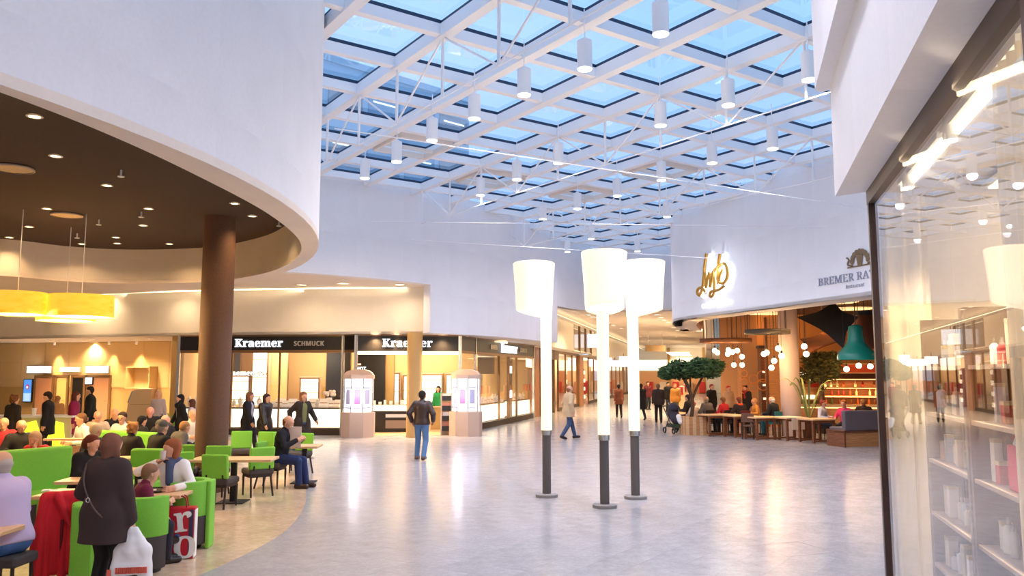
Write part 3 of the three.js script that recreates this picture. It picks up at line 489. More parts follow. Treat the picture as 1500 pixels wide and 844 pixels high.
  { const t = thing('column_strip', 'slim mirrored strip with light boxes in receding window', 'panel', frameOf(KS[4], KS[5]).p(frameOf(KS[4], KS[5]).L * 0.57, 0, -0.15), frameOf(KS[4], KS[5]).th); part('strip', box(0.7, 3, 0.06, 0, 1.5, 0), std('#6a5240', 0.3), t); for (const y of [1.3, 2.4]) part('light_box', box(0.35, 0.34, 0.05, 0, y, 0.05), litWhite, t); }
  // entrance counter with flowers and price cards
  { const t = thing('sales_counter', 'long dark counter with lit glass top inside jewellery entrance', 'counter', at(566, 31), 0.03); part('body', box(2.3, 0.78, 0.6, 0, 0.39, 0), std('#1b1512', 0.4), t); part('showcase', box(2.36, 0.16, 0.66, 0, 0.9, 0), litCase, t); part('drawer', box(1.0, 0.3, 0.02, 0.5, 0.3, 0.31), std('#8f8076', 0.5), t); part('drawer', box(1.0, 0.12, 0.02, 0.5, 0.62, 0.31), M.white1, t); }
  { const t = thing('sales_desk', 'tan desk where the shop assistant stands', 'counter', at(648, 32.4), 0); part('body', box(0.9, 0.85, 0.5, 0, 0.425, 0), M.tan, t); part('top', box(0.96, 0.05, 0.56, 0, 0.88, 0), M.oak, t); }
  for (let k = 0; k < 7; k++) { const t = thing('tray', 'pale jewellery tray on the entrance counter', 'tray', at(540 + k * 8, 31, 0.985), rr(-0.3, 0.3), 'trays on the entrance counter'); part('tray_base', box(0.22, 0.04, 0.2, 0, 0.02, 0), cushMat, t); part('riser', box(0.1, rr(0.08, 0.25), 0.08, 0, 0.1, -0.04), standMat, t); }
  const vase = (px, D, y, label) => { const t = thing('flower_vase', label, 'vase', at(px, D, y), 0); part('vase', lathe([[0.001, 0], [0.1, 0], [0.12, 0.2], [0.1, 0.34], [0.001, 0.34]], 16), standMat, t); part('blossoms', Array.from({ length: 9 }, (_, k) => ball(0.07, Math.cos(k * 2.4) * 0.18, 0.46 + (k % 3) * 0.05, Math.sin(k * 2.4) * 0.1, 8)), std('#fff3e4', 0.7), t); };
  vase(482, 29.9, 0.985, 'white vase with cream blossoms at the end of wide window');
  // watch towers: hexagonal lit showcases either side of the entrance
  const tower = (px, D, turn, label, big) => {
    const t = thing('watch_tower', label, 'showcase', at(px, D), turn), hex = (r) => toCreasedNormals(new THREE.CylinderGeometry(r, r, 1, 8, 1).rotateY(Math.PI / 8), 0.3);
    part('base', hex(0.62).scale(1, 0.86, 0.7).translate(0, 0.43, 0), std('#c3a896', 0.6), t); part('skirt', hex(0.6).scale(1, 0.05, 0.7).translate(0, 0.02, 0), M.dgrey, t);
    part('light_core', hex(0.5).scale(1, 1.15, 0.7).translate(0, 1.46, 0), glow('#f2f0ff', 1.2), t);
    for (let k = 0; k < 8; k++) { const a = k * Math.PI / 4 + Math.PI / 8, x = Math.sin(a) * 0.54, z = Math.cos(a) * 0.54 * 0.7; part('glass_edge', bar([x, 0.86, z], [x, 2.05, z], 0.018, 6), M.chrome, t); }
    for (let k = -1; k <= 1; k++) { const a = k * 0.785, x = Math.sin(a) * 0.47, z = Math.cos(a) * 0.47 * 0.7 + 0.01; part('poster', box(0.2, 0.5, 0.012, x, 1.4, z, a), std(k ? '#b9b6d6' : '#d86a9a', 0.5), t); for (const y of [1.02, 1.72]) part('watch_shelf', box(0.26, 0.03, 0.06, x, y, z, a), std('#7a7490', 0.4), t); }
    part('crown', hex(0.58).scale(1, 0.14, 0.7).translate(0, 2.1, 0), std('#c3a896', 0.6), t);
    part('arch', (() => { const s = new THREE.Shape(); s.absarc(0, 0, 0.5, 0, Math.PI); return new THREE.ExtrudeGeometry(s, { depth: 0.3, bevelEnabled: false, curveSegments: 16 }).scale(1, 0.4, 1).translate(0, 2.17, -0.15); })(), std('#cbb19d', 0.6), t);
    lampPoint(t, [0, 1.5, 0.75], '#f2f2ff', 1.6, 1);
  };
  tower(524, 28.4, 0.05, 'lit watch tower with arched crown, beside wide window');
  tower(682, 29.0, -0.3, 'lit watch tower with pink poster, beside magazine rack');
  { const t = thing('magazine_rack', 'dark rack of leaflets beside the watch tower', 'rack', at(655, 29.2), 0.1); part('frame', [box(0.05, 1.5, 0.4, -0.22, 0.75, 0), box(0.05, 1.5, 0.4, 0.22, 0.75, 0), box(0.44, 1.5, 0.03, 0, 0.75, -0.18)], std('#b79e88', 0.6), t); for (let k = 0; k < 4; k++) { part('pocket', box(0.4, 0.18, 0.02, 0, 0.25 + k * 0.36, 0.1), M.nearBlack, t); part('leaflet', box(0.34, 0.16, 0.012, 0, 0.42 + k * 0.33, 0.04), std(k & 1 ? '#e6d6c8' : '#c9806a', 0.6), t); } }
}
// ================================================================ SERVICE AREA BEHIND THE CAFE
{
  const Y = 0;
  struct('wall_service', [prism([[-24, -37.3], [-13.2, -34.2], [-12.5, -33.2], [-12.4, -33.6], [-13.1, -34.6], [-24, -37.7]], 0, 3.62), prism([[-12.6, -33.4], [-12.4, -29.9], [-12.7, -29.9], [-12.9, -33.4]], 0, 3.62)], M.tan, 'tan panelled wall behind the cafe counter');
  const f = frameOf([-24, 0, -37.3], [-13.2, 0, -34.2]);
  const wl = structGroup('wall_service_panels', 'tan wall panels with thin joints behind the cafe'); wl.position.set(-24, 0, -37.3); wl.rotation.y = f.th;
  const W = 1.34; for (let i = 0; i < 8; i++) for (const [y0, y1] of [[1.62, 2.72], [2.73, 3.6]]) part('panel', box(W - 0.015, y1 - y0, 0.03, i * W + W / 2 + 0.2, (y0 + y1) / 2, 0.015), M.tanPanel, wl);
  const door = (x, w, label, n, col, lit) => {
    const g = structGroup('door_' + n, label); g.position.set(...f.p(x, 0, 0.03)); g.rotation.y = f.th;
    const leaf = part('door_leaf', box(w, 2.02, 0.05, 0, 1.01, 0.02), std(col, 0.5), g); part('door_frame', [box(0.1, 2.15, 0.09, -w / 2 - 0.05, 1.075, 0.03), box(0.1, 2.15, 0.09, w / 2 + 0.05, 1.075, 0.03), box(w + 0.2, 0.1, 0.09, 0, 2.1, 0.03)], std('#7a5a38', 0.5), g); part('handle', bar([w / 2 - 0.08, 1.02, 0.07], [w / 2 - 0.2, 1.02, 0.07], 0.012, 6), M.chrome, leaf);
  };
  const xs = (px) => { let lo = 0, hi = f.L; for (let k = 0; k < 40; k++) { const m = (lo + hi) / 2, p = f.p(m, 1.5, 0), q = 750 + F * p[0] / (-p[2] * Math.cos(PITCH) + (1.5 - EYE) * Math.sin(PITCH)); if (q < px) lo = m; else hi = m; } return lo; };
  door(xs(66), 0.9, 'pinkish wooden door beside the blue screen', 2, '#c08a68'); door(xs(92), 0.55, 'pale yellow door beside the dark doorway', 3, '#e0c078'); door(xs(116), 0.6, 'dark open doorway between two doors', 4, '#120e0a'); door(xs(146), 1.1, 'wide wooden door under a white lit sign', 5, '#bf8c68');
  const sign = (px, w, h, mat, label, txt) => { const t = thing('light_sign', label, 'sign', f.p(xs(px), 2.4, 0.12), f.th); part('light_face', box(w, h, 0.03, 0, 0, 0.06), mat, t); part('casing', box(w + 0.04, h + 0.04, 0.1, 0, 0, 0), M.grey, t); if (txt) { part('lettering', Array.from({ length: 7 }, (_, k) => [box(0.014, 0.09, 0.01, -0.2 + k * 0.066, 0, 0.08), box(0.04, 0.014, 0.01, -0.18 + k * 0.066, k % 2 ? 0.03 : -0.03, 0.08)]).flat(), std('#8a7448', 0.6), t); } lampArea(t, [0, 0, 0.09], f.p(xs(px), 2.4, 20), w, h, '#f0f4ff', 5); };
  sign(60, 1.35, 0.3, litWhite, 'long white lit sign above the pinkish door'); sign(105, 1.05, 0.2, glow('#ffe9a8', 1.1), 'small yellow lit sign with lettering above dark doorway', true); sign(145, 1.2, 0.3, litWhite, 'long white lit sign above the wide wooden door');
  { const t = thing('info_screen', 'upright blue screen on the wall by pinkish door', 'screen', f.p(xs(44), 1.45, 0.1), f.th); part('casing', box(0.5, 1.05, 0.08), M.nearBlack, t);
    const cv = document.createElement('canvas'); cv.width = 64; cv.height = 128; const c = cv.getContext('2d'); c.fillStyle = '#4f93e6'; c.fillRect(0, 0, 64, 128); c.fillStyle = '#9cc7f5'; c.fillRect(0, 78, 64, 50); c.fillStyle = '#c43a62'; c.beginPath(); c.arc(32, 42, 15, 0, 7); c.fill(); c.fillStyle = '#ffffff'; c.beginPath(); c.arc(29, 44, 8, 0, 7); c.fill(); for (let k = 0; k < 5; k++) c.fillRect(10, 86 + k * 8, 44, 2);
    const mt = new THREE.CanvasTexture(cv); mt.colorSpace = THREE.SRGBColorSpace; const g = new THREE.PlaneGeometry(0.44, 0.98).translate(0, 0, 0.043); part('display', g, new THREE.MeshStandardMaterial({ color: '#222222', emissive: '#ffffff', emissiveMap: mt, emissiveIntensity: 1.1 }), t); }
  { const t = thing('info_screen', 'small blue screen half behind the dark clothed man', 'screen', f.p(xs(133), 1.9, 0.12), f.th); part('casing', box(0.42, 0.34, 0.06), M.nearBlack, t); part('display', box(0.37, 0.29, 0.01, 0, 0, 0.033), glow('#5f9fe8', 1), t); }
  { // niche and kiosk
    const p = f.p(xs(213), 0, 0.02), t = thing('wall_niche', 'square open recess framed in the tan wall', 'niche', p, f.th); part('recess_back', box(1.15, 0.85, 0.02, 0, 2.05, 0.04), M.tanPanel, t); part('frame', [box(0.04, 0.95, 0.5, -0.6, 2.05, 0.27), box(0.04, 0.95, 0.5, 0.6, 2.05, 0.27), box(1.24, 0.04, 0.5, 0, 2.5, 0.27), box(1.24, 0.04, 0.5, 0, 1.6, 0.27)], M.tanPanel, t);
    const k = thing('service_kiosk', 'beige kiosk with sloping silver front under the recess', 'kiosk', at(203, 31), 0.1), s = new THREE.Shape([[-0.45, 0], [0.5, 0], [0.5, 1.62], [0.0, 1.62], [-0.15, 1.55], [-0.3, 1.1]].map((q) => new THREE.Vector2(...q))); part('housing', new THREE.ExtrudeGeometry(s, { depth: 0.7, bevelEnabled: true, bevelSize: 0.02, bevelThickness: 0.02, bevelSegments: 2 }).translate(0, 0, -0.35), std('#cdb08a', 0.5), k); part('front_strip', bar([-0.32, 1.12, 0.36], [-0.17, 1.55, 0.36], 0.035, 8), M.chrome, k); part('seam', box(0.7, 0.012, 0.01, 0.12, 1.05, 0.375), std('#8d7350', 0.6), k);
  }
  // counter with glowing yellow facets
  { const t = thing('service_counter', 'pale counter with yellow glowing facets', 'counter', at(36, 22.5), 0.12); part('body', box(2.6, 1.0, 0.7, 0, 0.5, 0), std('#d9cf9e', 0.6), t); part('top', rbox(2.75, 0.06, 0.85, 0.02, 0, 1.03, 0), M.white1, t);
    const gl = glow('#eaff3a', 1.0, '#e6f23a'); [-0.95, -0.32, 0.3, 0.92].forEach((x, k) => { const s = new THREE.Shape([[-0.28, 0.08], [0.1, 0.05], [0.26, 0.5], [0.1, 0.93], [-0.2, 0.85]].map((q) => new THREE.Vector2(q[0] * (k & 1 ? -1 : 1), q[1]))); part('facet', new THREE.ExtrudeGeometry(s, { depth: 0.02, bevelEnabled: false }).translate(x, 0, 0.352), gl, t); });
    for (const x of [0.25, 0.55]) { const c = thing('paper_cup', 'white paper cup standing on the yellow glowing counter', 'cup', [t.position.x + x, 1.06, t.position.z + 0.1], 0, 'cups on the yellow counter'); part('cup', lathe([[0.001, 0], [0.05, 0], [0.065, 0.2], [0.06, 0.2], [0.001, 0.01]], 14), M.white1, c); } }
  for (const [px, lbl] of [[165, 'slim wall washer lamp over the wide wooden door'], [205, 'slim wall washer lamp over the wall recess'], [85, 'slim wall washer lamp over the small yellow sign']]) { const p = f.p(xs(px), 3.5, 0.35), t = thing('wall_washer', lbl, 'lamp', p, f.th); part('can', cyl(0.06, 0.06, 0.12, 0, 0, 0, 14), M.steel, t); part('lens', cyl(0.05, 0.05, 0.01, 0, -0.005, 0, 14), emWarm, t); lampSpot(t, [0, -0.02, 0], '#ffc98a', 40, 0.5, 0.5, [0, -1, -0.12]); }
  { const t = thing('potted_plant', 'small green plant in pot by the shop corner', 'plant', at(252, 28.6), 0); part('pot', lathe([[0.001, 0], [0.16, 0], [0.2, 0.35], [0.18, 0.35], [0.001, 0.33]], 16), std('#6a5a48', 0.7), t); const lf = []; for (let k = 0; k < 18; k++) { const a = k * 2.4, g = new THREE.ConeGeometry(0.035, 0.6, 4).translate(0, 0.3, 0).rotateZ(0.35 + (k % 4) * 0.1).rotateY(a).translate(0, 0.33, 0); lf.push(g); } part('leaves', lf, std('#7a9c2c', 0.7), t); }
}
// ================================================================ CORRIDOR SHOPS
{
  const S0 = [1.06, 0, -40.8], f = frameOf(S0, [S0[0] + cd[0] * 56, 0, S0[2] + cd[1] * 56]);
  const sec = (a, b, name, label, build) => { const g = structGroup(name, label); g.position.set(...f.p(a, 0, 0)); g.rotation.y = f.th; build(g, b - a); };
  const glassFront = (g, L, n, h) => { for (let k = 0; k < n; k++) part('pane', box(L / n - 0.08, h - 0.2, 0.012, L * (k + 0.5) / n, h / 2, 0), M.glass, g); for (let k = 0; k <= n; k++) part('post', box(0.1, h, 0.1, L * k / n, h / 2, 0), M.bronze, g); part('head_rail', box(L, 0.14, 0.12, L / 2, h, 0), M.bronze, g); part('plinth', box(L, 0.2, 0.1, L / 2, 0.1, 0), std('#4a3a2e', 0.5), g); };
  sec(0, 1.6, 'wall_pier', 'copper brown pier ending the jewellery window', (g, L) => { part('pier', box(L, 3.6, 0.3, L / 2, 1.8, -0.12), std('#9c6240', 0.4), g); });
  sec(1.6, 7.2, 'window_6', 'pale shop front with a row of dots and white sign', (g, L) => { part('fascia', box(L, 0.55, 0.12, L / 2, 3.3, 0), std('#7a6a5c', 0.5), g); part('lit_panel', box(L * 0.62, 2.8, 0.04, L * 0.36, 1.5, -0.3), std('#e8cdb4', 0.6), g); for (let k = 0; k < 7; k++) part('dot', cyl(0.07, 0.07, 0.03, 0, 0, 0, 12).rotateX(Math.PI / 2).translate(0.6 + k * 0.45, 1.95, -0.26), std('#6a5440', 0.5), g); part('post', box(0.14, 3.6, 0.14, 0.08, 1.8, 0), std('#5c4434', 0.5), g); part('post', box(0.3, 3.6, 0.16, L * 0.72, 1.8, 0), std('#5c4a3c', 0.5), g); part('dark_doorway', box(L * 0.24, 3.0, 0.05, L * 0.86, 1.5, -0.25), std('#3c3026', 0.6), g); });
  sec(7.2, 15, 'window_7', 'two storey glass shop front with mirrored lights', (g, L) => { part('upper_glass', box(L, 1.6, 0.02, L / 2, 4.4, 0.9), std('#8f8478', 0.08, { metalness: 0.5 }), g); glassFront(g, L, 3, 3.5); for (let k = 0; k < 4; k++) part('upper_post', box(0.12, 1.7, 0.12, L * k / 3, 4.4, 0.92), M.bronze, g); part('soffit', box(L, 0.06, 1.0, L / 2, 3.6, 0.45), M.cream, g); });
  sec(15, 20, 'wall_corridor_pier', 'tan pier and lintel past the two storey glass', (g, L) => { part('pier', box(1.6, 3.5, 0.3, 0.8, 1.75, 0), std('#b98058', 0.5), g); });
  sec(0, 7.2, 'wall_corridor_lintel', 'cream wall over the pale corridor shop front', (g, L) => { part('band', box(L, 1.75, 0.25, L / 2, 4.45, 0.85), M.cream, g); part('soffit', box(L, 0.06, 1.1, L / 2, 3.6, 0.45), M.cream, g); });
  sec(15, 51, 'wall_corridor_upper', 'cream wall over the farther corridor shops', (g, L) => { part('band', box(L, 1.85, 0.25, L / 2, 4.38, 0.85), M.cream, g); part('soffit', box(L, 0.06, 1.1, L / 2, 3.48, 0.45), M.cream, g); });
  sec(20, 32, 'window_8', 'bright shop front with red goods along the corridor', (g, L) => glassFront(g, L, 4, 3.4));
  sec(32, 54, 'window_9', 'far row of lit shop fronts along the corridor', (g, L) => glassFront(g, L, 6, 3.4));
  struct('wall_corridor_shops', [prism([[-0.9, -41], along([-3.5, -41], 57), along([-3.8, -41], 57), [-1.2, -41]], 0, 3.5)], std('#e9c8a0', 0.7), 'warm back wall of the corridor shops');
  struct('ceiling_corridor_shops', prism([[1.0, -40.9], along([1.04, -41], 57), along([-3.6, -41], 57), [-1.1, -41]], 3.5, 3.6), M.cream, 'ceiling inside the corridor shops');
  for (const [a, w, lum] of [[5, 4, 2.4], [11, 6, 1.6], [26, 10, 3.5], [43, 18, 3.5]]) { const p = f.p(a, 3.45, -1.2), t = thing('shop_light', 'ceiling light panel inside a corridor shop', 'lamp', p, f.th, 'light panels in the corridor shops'); part('diffuser', box(w, 0.02, 1.2), glow('#ffe9c8', 1.3), t); part('rim', box(w + 0.1, 0.03, 1.3, 0, 0.025, 0), M.cream, t); lampArea(t, [0, -0.03, 0], [p[0], 0, p[2]], w, 1.2, '#ffdcae', lum * 2.6); }
  const boxSign = (s, y, w, h, mat, label, out = 0.15, str) => { const t = thing('corridor_sign', label, 'sign', f.p(s, y, out), f.th + (out > 0.3 ? -1.2 : 0)); part('face', box(w, h, 0.1), mat, t); part('bracket', bar([0, h / 2, 0], [0, h / 2 + 0.25, -0.05], 0.03, 6), M.grey, t); if (str) { const m = part('lettering', words(str, h * 0.5), std('#c8a070'), t); m.position.z = 0.06; } };
  boxSign(2.3, 3.25, 0.9, 0.4, litWhite, 'white lit sign over the pale shop front'); boxSign(13.4, 4.4, 1.0, 0.9, glow('#cfe6ff', 0.9), 'hanging pale blue lit sign at the two storey glass', 1.4);
  boxSign(21, 3.15, 0.8, 0.5, litWhite, 'white square sign above bright shop with red goods', 1.3); boxSign(28.5, 3.1, 1.6, 0.5, litWhite, 'wide white lit sign farther along the corridor', 1.1); boxSign(32, 3.3, 0.8, 0.9, glow('#cfe6ff', 1.5), 'tall pale blue sign projecting far along the corridor', 1.5);
  { const t = thing('hanging_sign', 'small tan direction sign hanging from corridor ceiling', 'sign', at(960, 58, 4.05), 0); part('board', box(0.9 * 1.6, 0.45, 0.06), std('#b99a6c', 0.6), t); part('hanger', [bar([-0.5, 0.2, 0], [-0.5, 1.25, 0], 0.015, 6), bar([0.5, 0.2, 0], [0.5, 1.25, 0], 0.015, 6)], M.steel, t); }
  // goods inside: red display columns with lit balls, shelves, clothes rails
  const pillar = (s, z, label) => { const t = thing('display_column', label, 'display', f.p(s, 0, z), f.th); part('core', box(0.5, 2.6, 0.4, 0, 1.3, 0), std('#b04a30', 0.6), t); for (let k = 0; k < 4; k++) part('lit_cube', box(0.4, 0.26, 0.1, 0, 0.45 + k * 0.62, 0.22), litWarm, t); };
  pillar(12.3, -0.6, 'brown red display column with lit cubes behind glass'); pillar(21.8, -0.8, 'slim red display column with lit cubes in bright shop');
  for (let k = 0; k < 14; k++) { const s = 20.6 + k * 2.3, red = k % 3 !== 1, t = thing('clothes_rail', red ? 'rail of red clothes in a corridor shop' : 'rail of pale clothes in a corridor shop', 'clothes rail', f.p(s, 0, -1.1 - (k % 2) * 0.8), f.th, red ? 'red clothes rails along corridor' : 'pale clothes rails along corridor'); part('rail', [bar([-0.7, 0, 0], [-0.7, 1.6, 0], 0.02, 6), bar([0.7, 0, 0], [0.7, 1.6, 0], 0.02, 6), bar([-0.7, 1.6, 0], [0.7, 1.6, 0], 0.02, 6)], M.chrome, t); for (let q = 0; q < 6; q++) part('garment', rbox(0.14, 0.95, 0.4, 0.03, -0.55 + q * 0.22, 1.08, 0, 1), std(red ? ['#d22a35', '#e0566a', '#a81f2c'][q % 3] : ['#efe3d2', '#cdb8a0', '#8c6a5a'][q % 3], 0.9), t); }
  { const t = thing('display_board', 'green brown picture board inside the dark doorway shop', 'board', f.p(6.1, 1.1, -0.12), f.th); part('picture', box(0.9, 1.0, 0.04, 0, 0.9, 0), std('#5d5a36', 0.6), t); part('board_frame', box(1.0, 1.1, 0.03, 0, 0.9, -0.02), M.darkWood, t); }
  // far end shop
  { const t = thing('far_shop', 'bright white lit shop front closing the corridor', 'shop front', [18, 0, -92], -az); part('light_band', box(8.2, 1.2, 0.1, 0, 3.2, 0.3), litWarm, t); part('opening', box(8.2, 2.5, 0.1, 0, 1.25, 0.2), std('#e8b98a', 0.7), t); for (let k = 0; k < 6; k++) part('display', box(0.7, 1.2, 0.5, -3.6 + k * 1.45, 0.7, 0.6), std(k & 1 ? '#d23a3a' : '#e9d6c0', 0.7), t); for (const x of [-3.9, 0, 3.9]) part('post', box(0.3, 5.2, 0.3, x, 2.6, 0.4), M.tan, t); lampArea(t, [0, 3.2, 0.4], [20, 1, 0], 8, 1.2, '#ffe6c0', 8); }
}
// building seen through the glass roof
{
  const f = frameOf([-19, 0, -37.4], [-2.9, 0, -52.4]), t = thing('office_block', 'blue grey office block seen through the glass roof', 'building', [-19, 0, -37.4], f.th), L = f.L;
  part('wall', box(L, 20.4, 8, L / 2, 10.2, -4), std('#b4cbdc', 0.7), t);
  for (let k = 0; k < 8; k++) for (const y of [18.3, 15.2, 12.2]) { const w = part('window', box(2.3, 1.7, 0.1, 1.6 + k * 2.72, y, 0.03), std(['#86a5bf', '#93aec4', '#a8a9b0'][(k * 2 + (y | 0)) % 3], 0.25), t); if ((k + (y | 0)) % 2) part('light_tube', box(1.7, 0.09, 0.05, 1.6 + k * 2.72, y + 0.4, 0.1), glow('#fff2d8', 1.4), w); }
  part('parapet', box(L + 0.3, 0.4, 8.3, L / 2, 20.6, -4), std('#c0d2e0', 0.7), t);
}
// ================================================================ PEOPLE: tapered bones joined smoothly and meshed on a grid
function sdfMesh(prims, cell, cuts = [], subs = []) {
  let lo = [1e9, 1e9, 1e9], hi = [-1e9, -1e9, -1e9];
  for (const p of prims) for (let k = 0; k < 3; k++) { const r = Math.max(p[6], p[7]); lo[k] = Math.min(lo[k], p[k] - r, p[3 + k] - r); hi[k] = Math.max(hi[k], p[k] + r, p[3 + k] + r); }
  const n = [0, 0, 0]; for (let k = 0; k < 3; k++) { lo[k] -= cell * 2.5; n[k] = Math.ceil((hi[k] + cell * 2.5 - lo[k]) / cell) + 1; }
  const [nx, ny, nz] = n, D = new Float32Array(nx * ny * nz).fill(1);
  for (const p of prims) {
    const K = p[8] ?? 0.03, ba = [p[3] - p[0], p[4] - p[1], p[5] - p[2]], bb = ba[0] ** 2 + ba[1] ** 2 + ba[2] ** 2 || 1e-9, R = Math.max(p[6], p[7]) + K + cell * 2, a0 = [], a1 = [];
    for (let k = 0; k < 3; k++) { a0[k] = Math.max(0, Math.floor((Math.min(p[k], p[3 + k]) - R - lo[k]) / cell)); a1[k] = Math.min(n[k] - 1, Math.ceil((Math.max(p[k], p[3 + k]) + R - lo[k]) / cell)); }
    for (let z = a0[2]; z <= a1[2]; z++) for (let y = a0[1]; y <= a1[1]; y++) for (let x = a0[0]; x <= a1[0]; x++) {
      const px = lo[0] + x * cell - p[0], py = lo[1] + y * cell - p[1], pz = lo[2] + z * cell - p[2];
      let t = (px * ba[0] + py * ba[1] + pz * ba[2]) / bb; t = t < 0 ? 0 : t > 1 ? 1 : t;
      const d = Math.hypot(px - ba[0] * t, py - ba[1] * t, pz - ba[2] * t) - (p[6] + (p[7] - p[6]) * t), i = (z * ny + y) * nx + x, e = D[i], h = Math.max(K - Math.abs(d - e), 0);
      D[i] = Math.min(d, e) - h * h / (4 * K);
    }
  }
  for (const p of subs) for (let z = 0, i = 0; z < nz; z++) for (let y = 0; y < ny; y++) for (let x = 0; x < nx; x++, i++) { const d = Math.hypot((lo[0] + x * cell - p[0]) / (p[4] ?? 1), (lo[1] + y * cell - p[1]) / (p[5] ?? 1), lo[2] + z * cell - p[2]) - p[3]; if (-d > D[i]) D[i] = -d; }
  for (const c of cuts) for (let z = 0, i = 0; z < nz; z++) for (let y = 0; y < ny; y++) for (let x = 0; x < nx; x++, i++) { const d = c[0] * (lo[0] + x * cell) + c[1] * (lo[1] + y * cell) + c[2] * (lo[2] + z * cell) - c[3]; if (d > D[i]) D[i] = d; }
  const id = new Int32Array(nx * ny * nz).fill(-1), pos = [], ix = [];
  const E = [[0, 1], [0, 2], [0, 4], [1, 3], [1, 5], [2, 3], [2, 6], [3, 7], [4, 5], [4, 6], [5, 7], [6, 7]], off = [0, 1, nx, nx + 1, nx * ny, nx * ny + 1, nx * ny + nx, nx * ny + nx + 1];
  for (let z = 0; z < nz - 1; z++) for (let y = 0; y < ny - 1; y++) for (let x = 0; x < nx - 1; x++) {
    const i = (z * ny + y) * nx + x; let m = 0; for (let k = 0; k < 8; k++) if (D[i + off[k]] < 0) m |= 1 << k;
    if (m === 0 || m === 255) continue;
    let sx = 0, sy = 0, sz = 0, c = 0;
    for (const [a, b] of E) { const da = D[i + off[a]], db = D[i + off[b]]; if ((da < 0) === (db < 0)) continue; const t = da / (da - db); sx += (a & 1) + ((b & 1) - (a & 1)) * t; sy += (a >> 1 & 1) + ((b >> 1 & 1) - (a >> 1 & 1)) * t; sz += (a >> 2) + ((b >> 2) - (a >> 2)) * t; c++; }
    id[i] = pos.length / 3; pos.push(lo[0] + (x + sx / c) * cell, lo[1] + (y + sy / c) * cell, lo[2] + (z + sz / c) * cell);
  }
  const Q = (a, b, c, d, f) => { if (a < 0 || b < 0 || c < 0 || d < 0) return; f ? ix.push(a, c, b, b, c, d) : ix.push(a, b, c, b, d, c); };
  for (let z = 1; z < nz - 1; z++) for (let y = 1; y < ny - 1; y++) for (let x = 1; x < nx - 1; x++) {
    const i = (z * ny + y) * nx + x, s = D[i] < 0;
    if (s !== D[i + 1] < 0) Q(id[i - nx - nx * ny], id[i - nx * ny], id[i - nx], id[i], !s);
    if (s !== D[i + nx] < 0) Q(id[i - 1 - nx * ny], id[i - nx * ny], id[i - 1], id[i], s);
    if (s !== D[i + nx * ny] < 0) Q(id[i - 1 - nx], id[i - nx], id[i - 1], id[i], !s);
  }
  const g = new THREE.BufferGeometry(); g.setAttribute('position', new THREE.Float32BufferAttribute(pos, 3)); g.setIndex(ix); g.computeVertexNormals();
  g.setAttribute('uv', new THREE.Float32BufferAttribute(new Float32Array(pos.length / 3 * 2), 2)); return g;
}
const V = (x, y, z) => new THREE.Vector3(x, y, z);
const B = (a, b, ra, rb = ra, k) => [a.x, a.y, a.z, b.x, b.y, b.z, ra, rb, k];
function reach(a, t, l1, l2, hint) {          // two-bone joint
  const d = t.clone().sub(a), L = Math.min(d.length(), (l1 + l2) * 0.998); d.normalize();
  const c = (l1 * l1 + L * L - l2 * l2) / (2 * l1 * L), h = hint.clone().addScaledVector(d, -hint.dot(d)).normalize();
  return [a.clone().addScaledVector(d, l1 * c).addScaledVector(h, l1 * Math.sqrt(Math.max(0, 1 - c * c))), a.clone().addScaledVector(d, L)];
}
const clothCache = new Map();
const cloth = (c, kind = 'f') => { const k = c + kind; if (!clothCache.has(k)) clothCache.set(k, kind === 's' ? std(c, 0.55) : kind === 'l' ? std(c, 0.38) : std(c, 0.9)); return clothCache.get(k); };
const SKIN = '#d9a384';
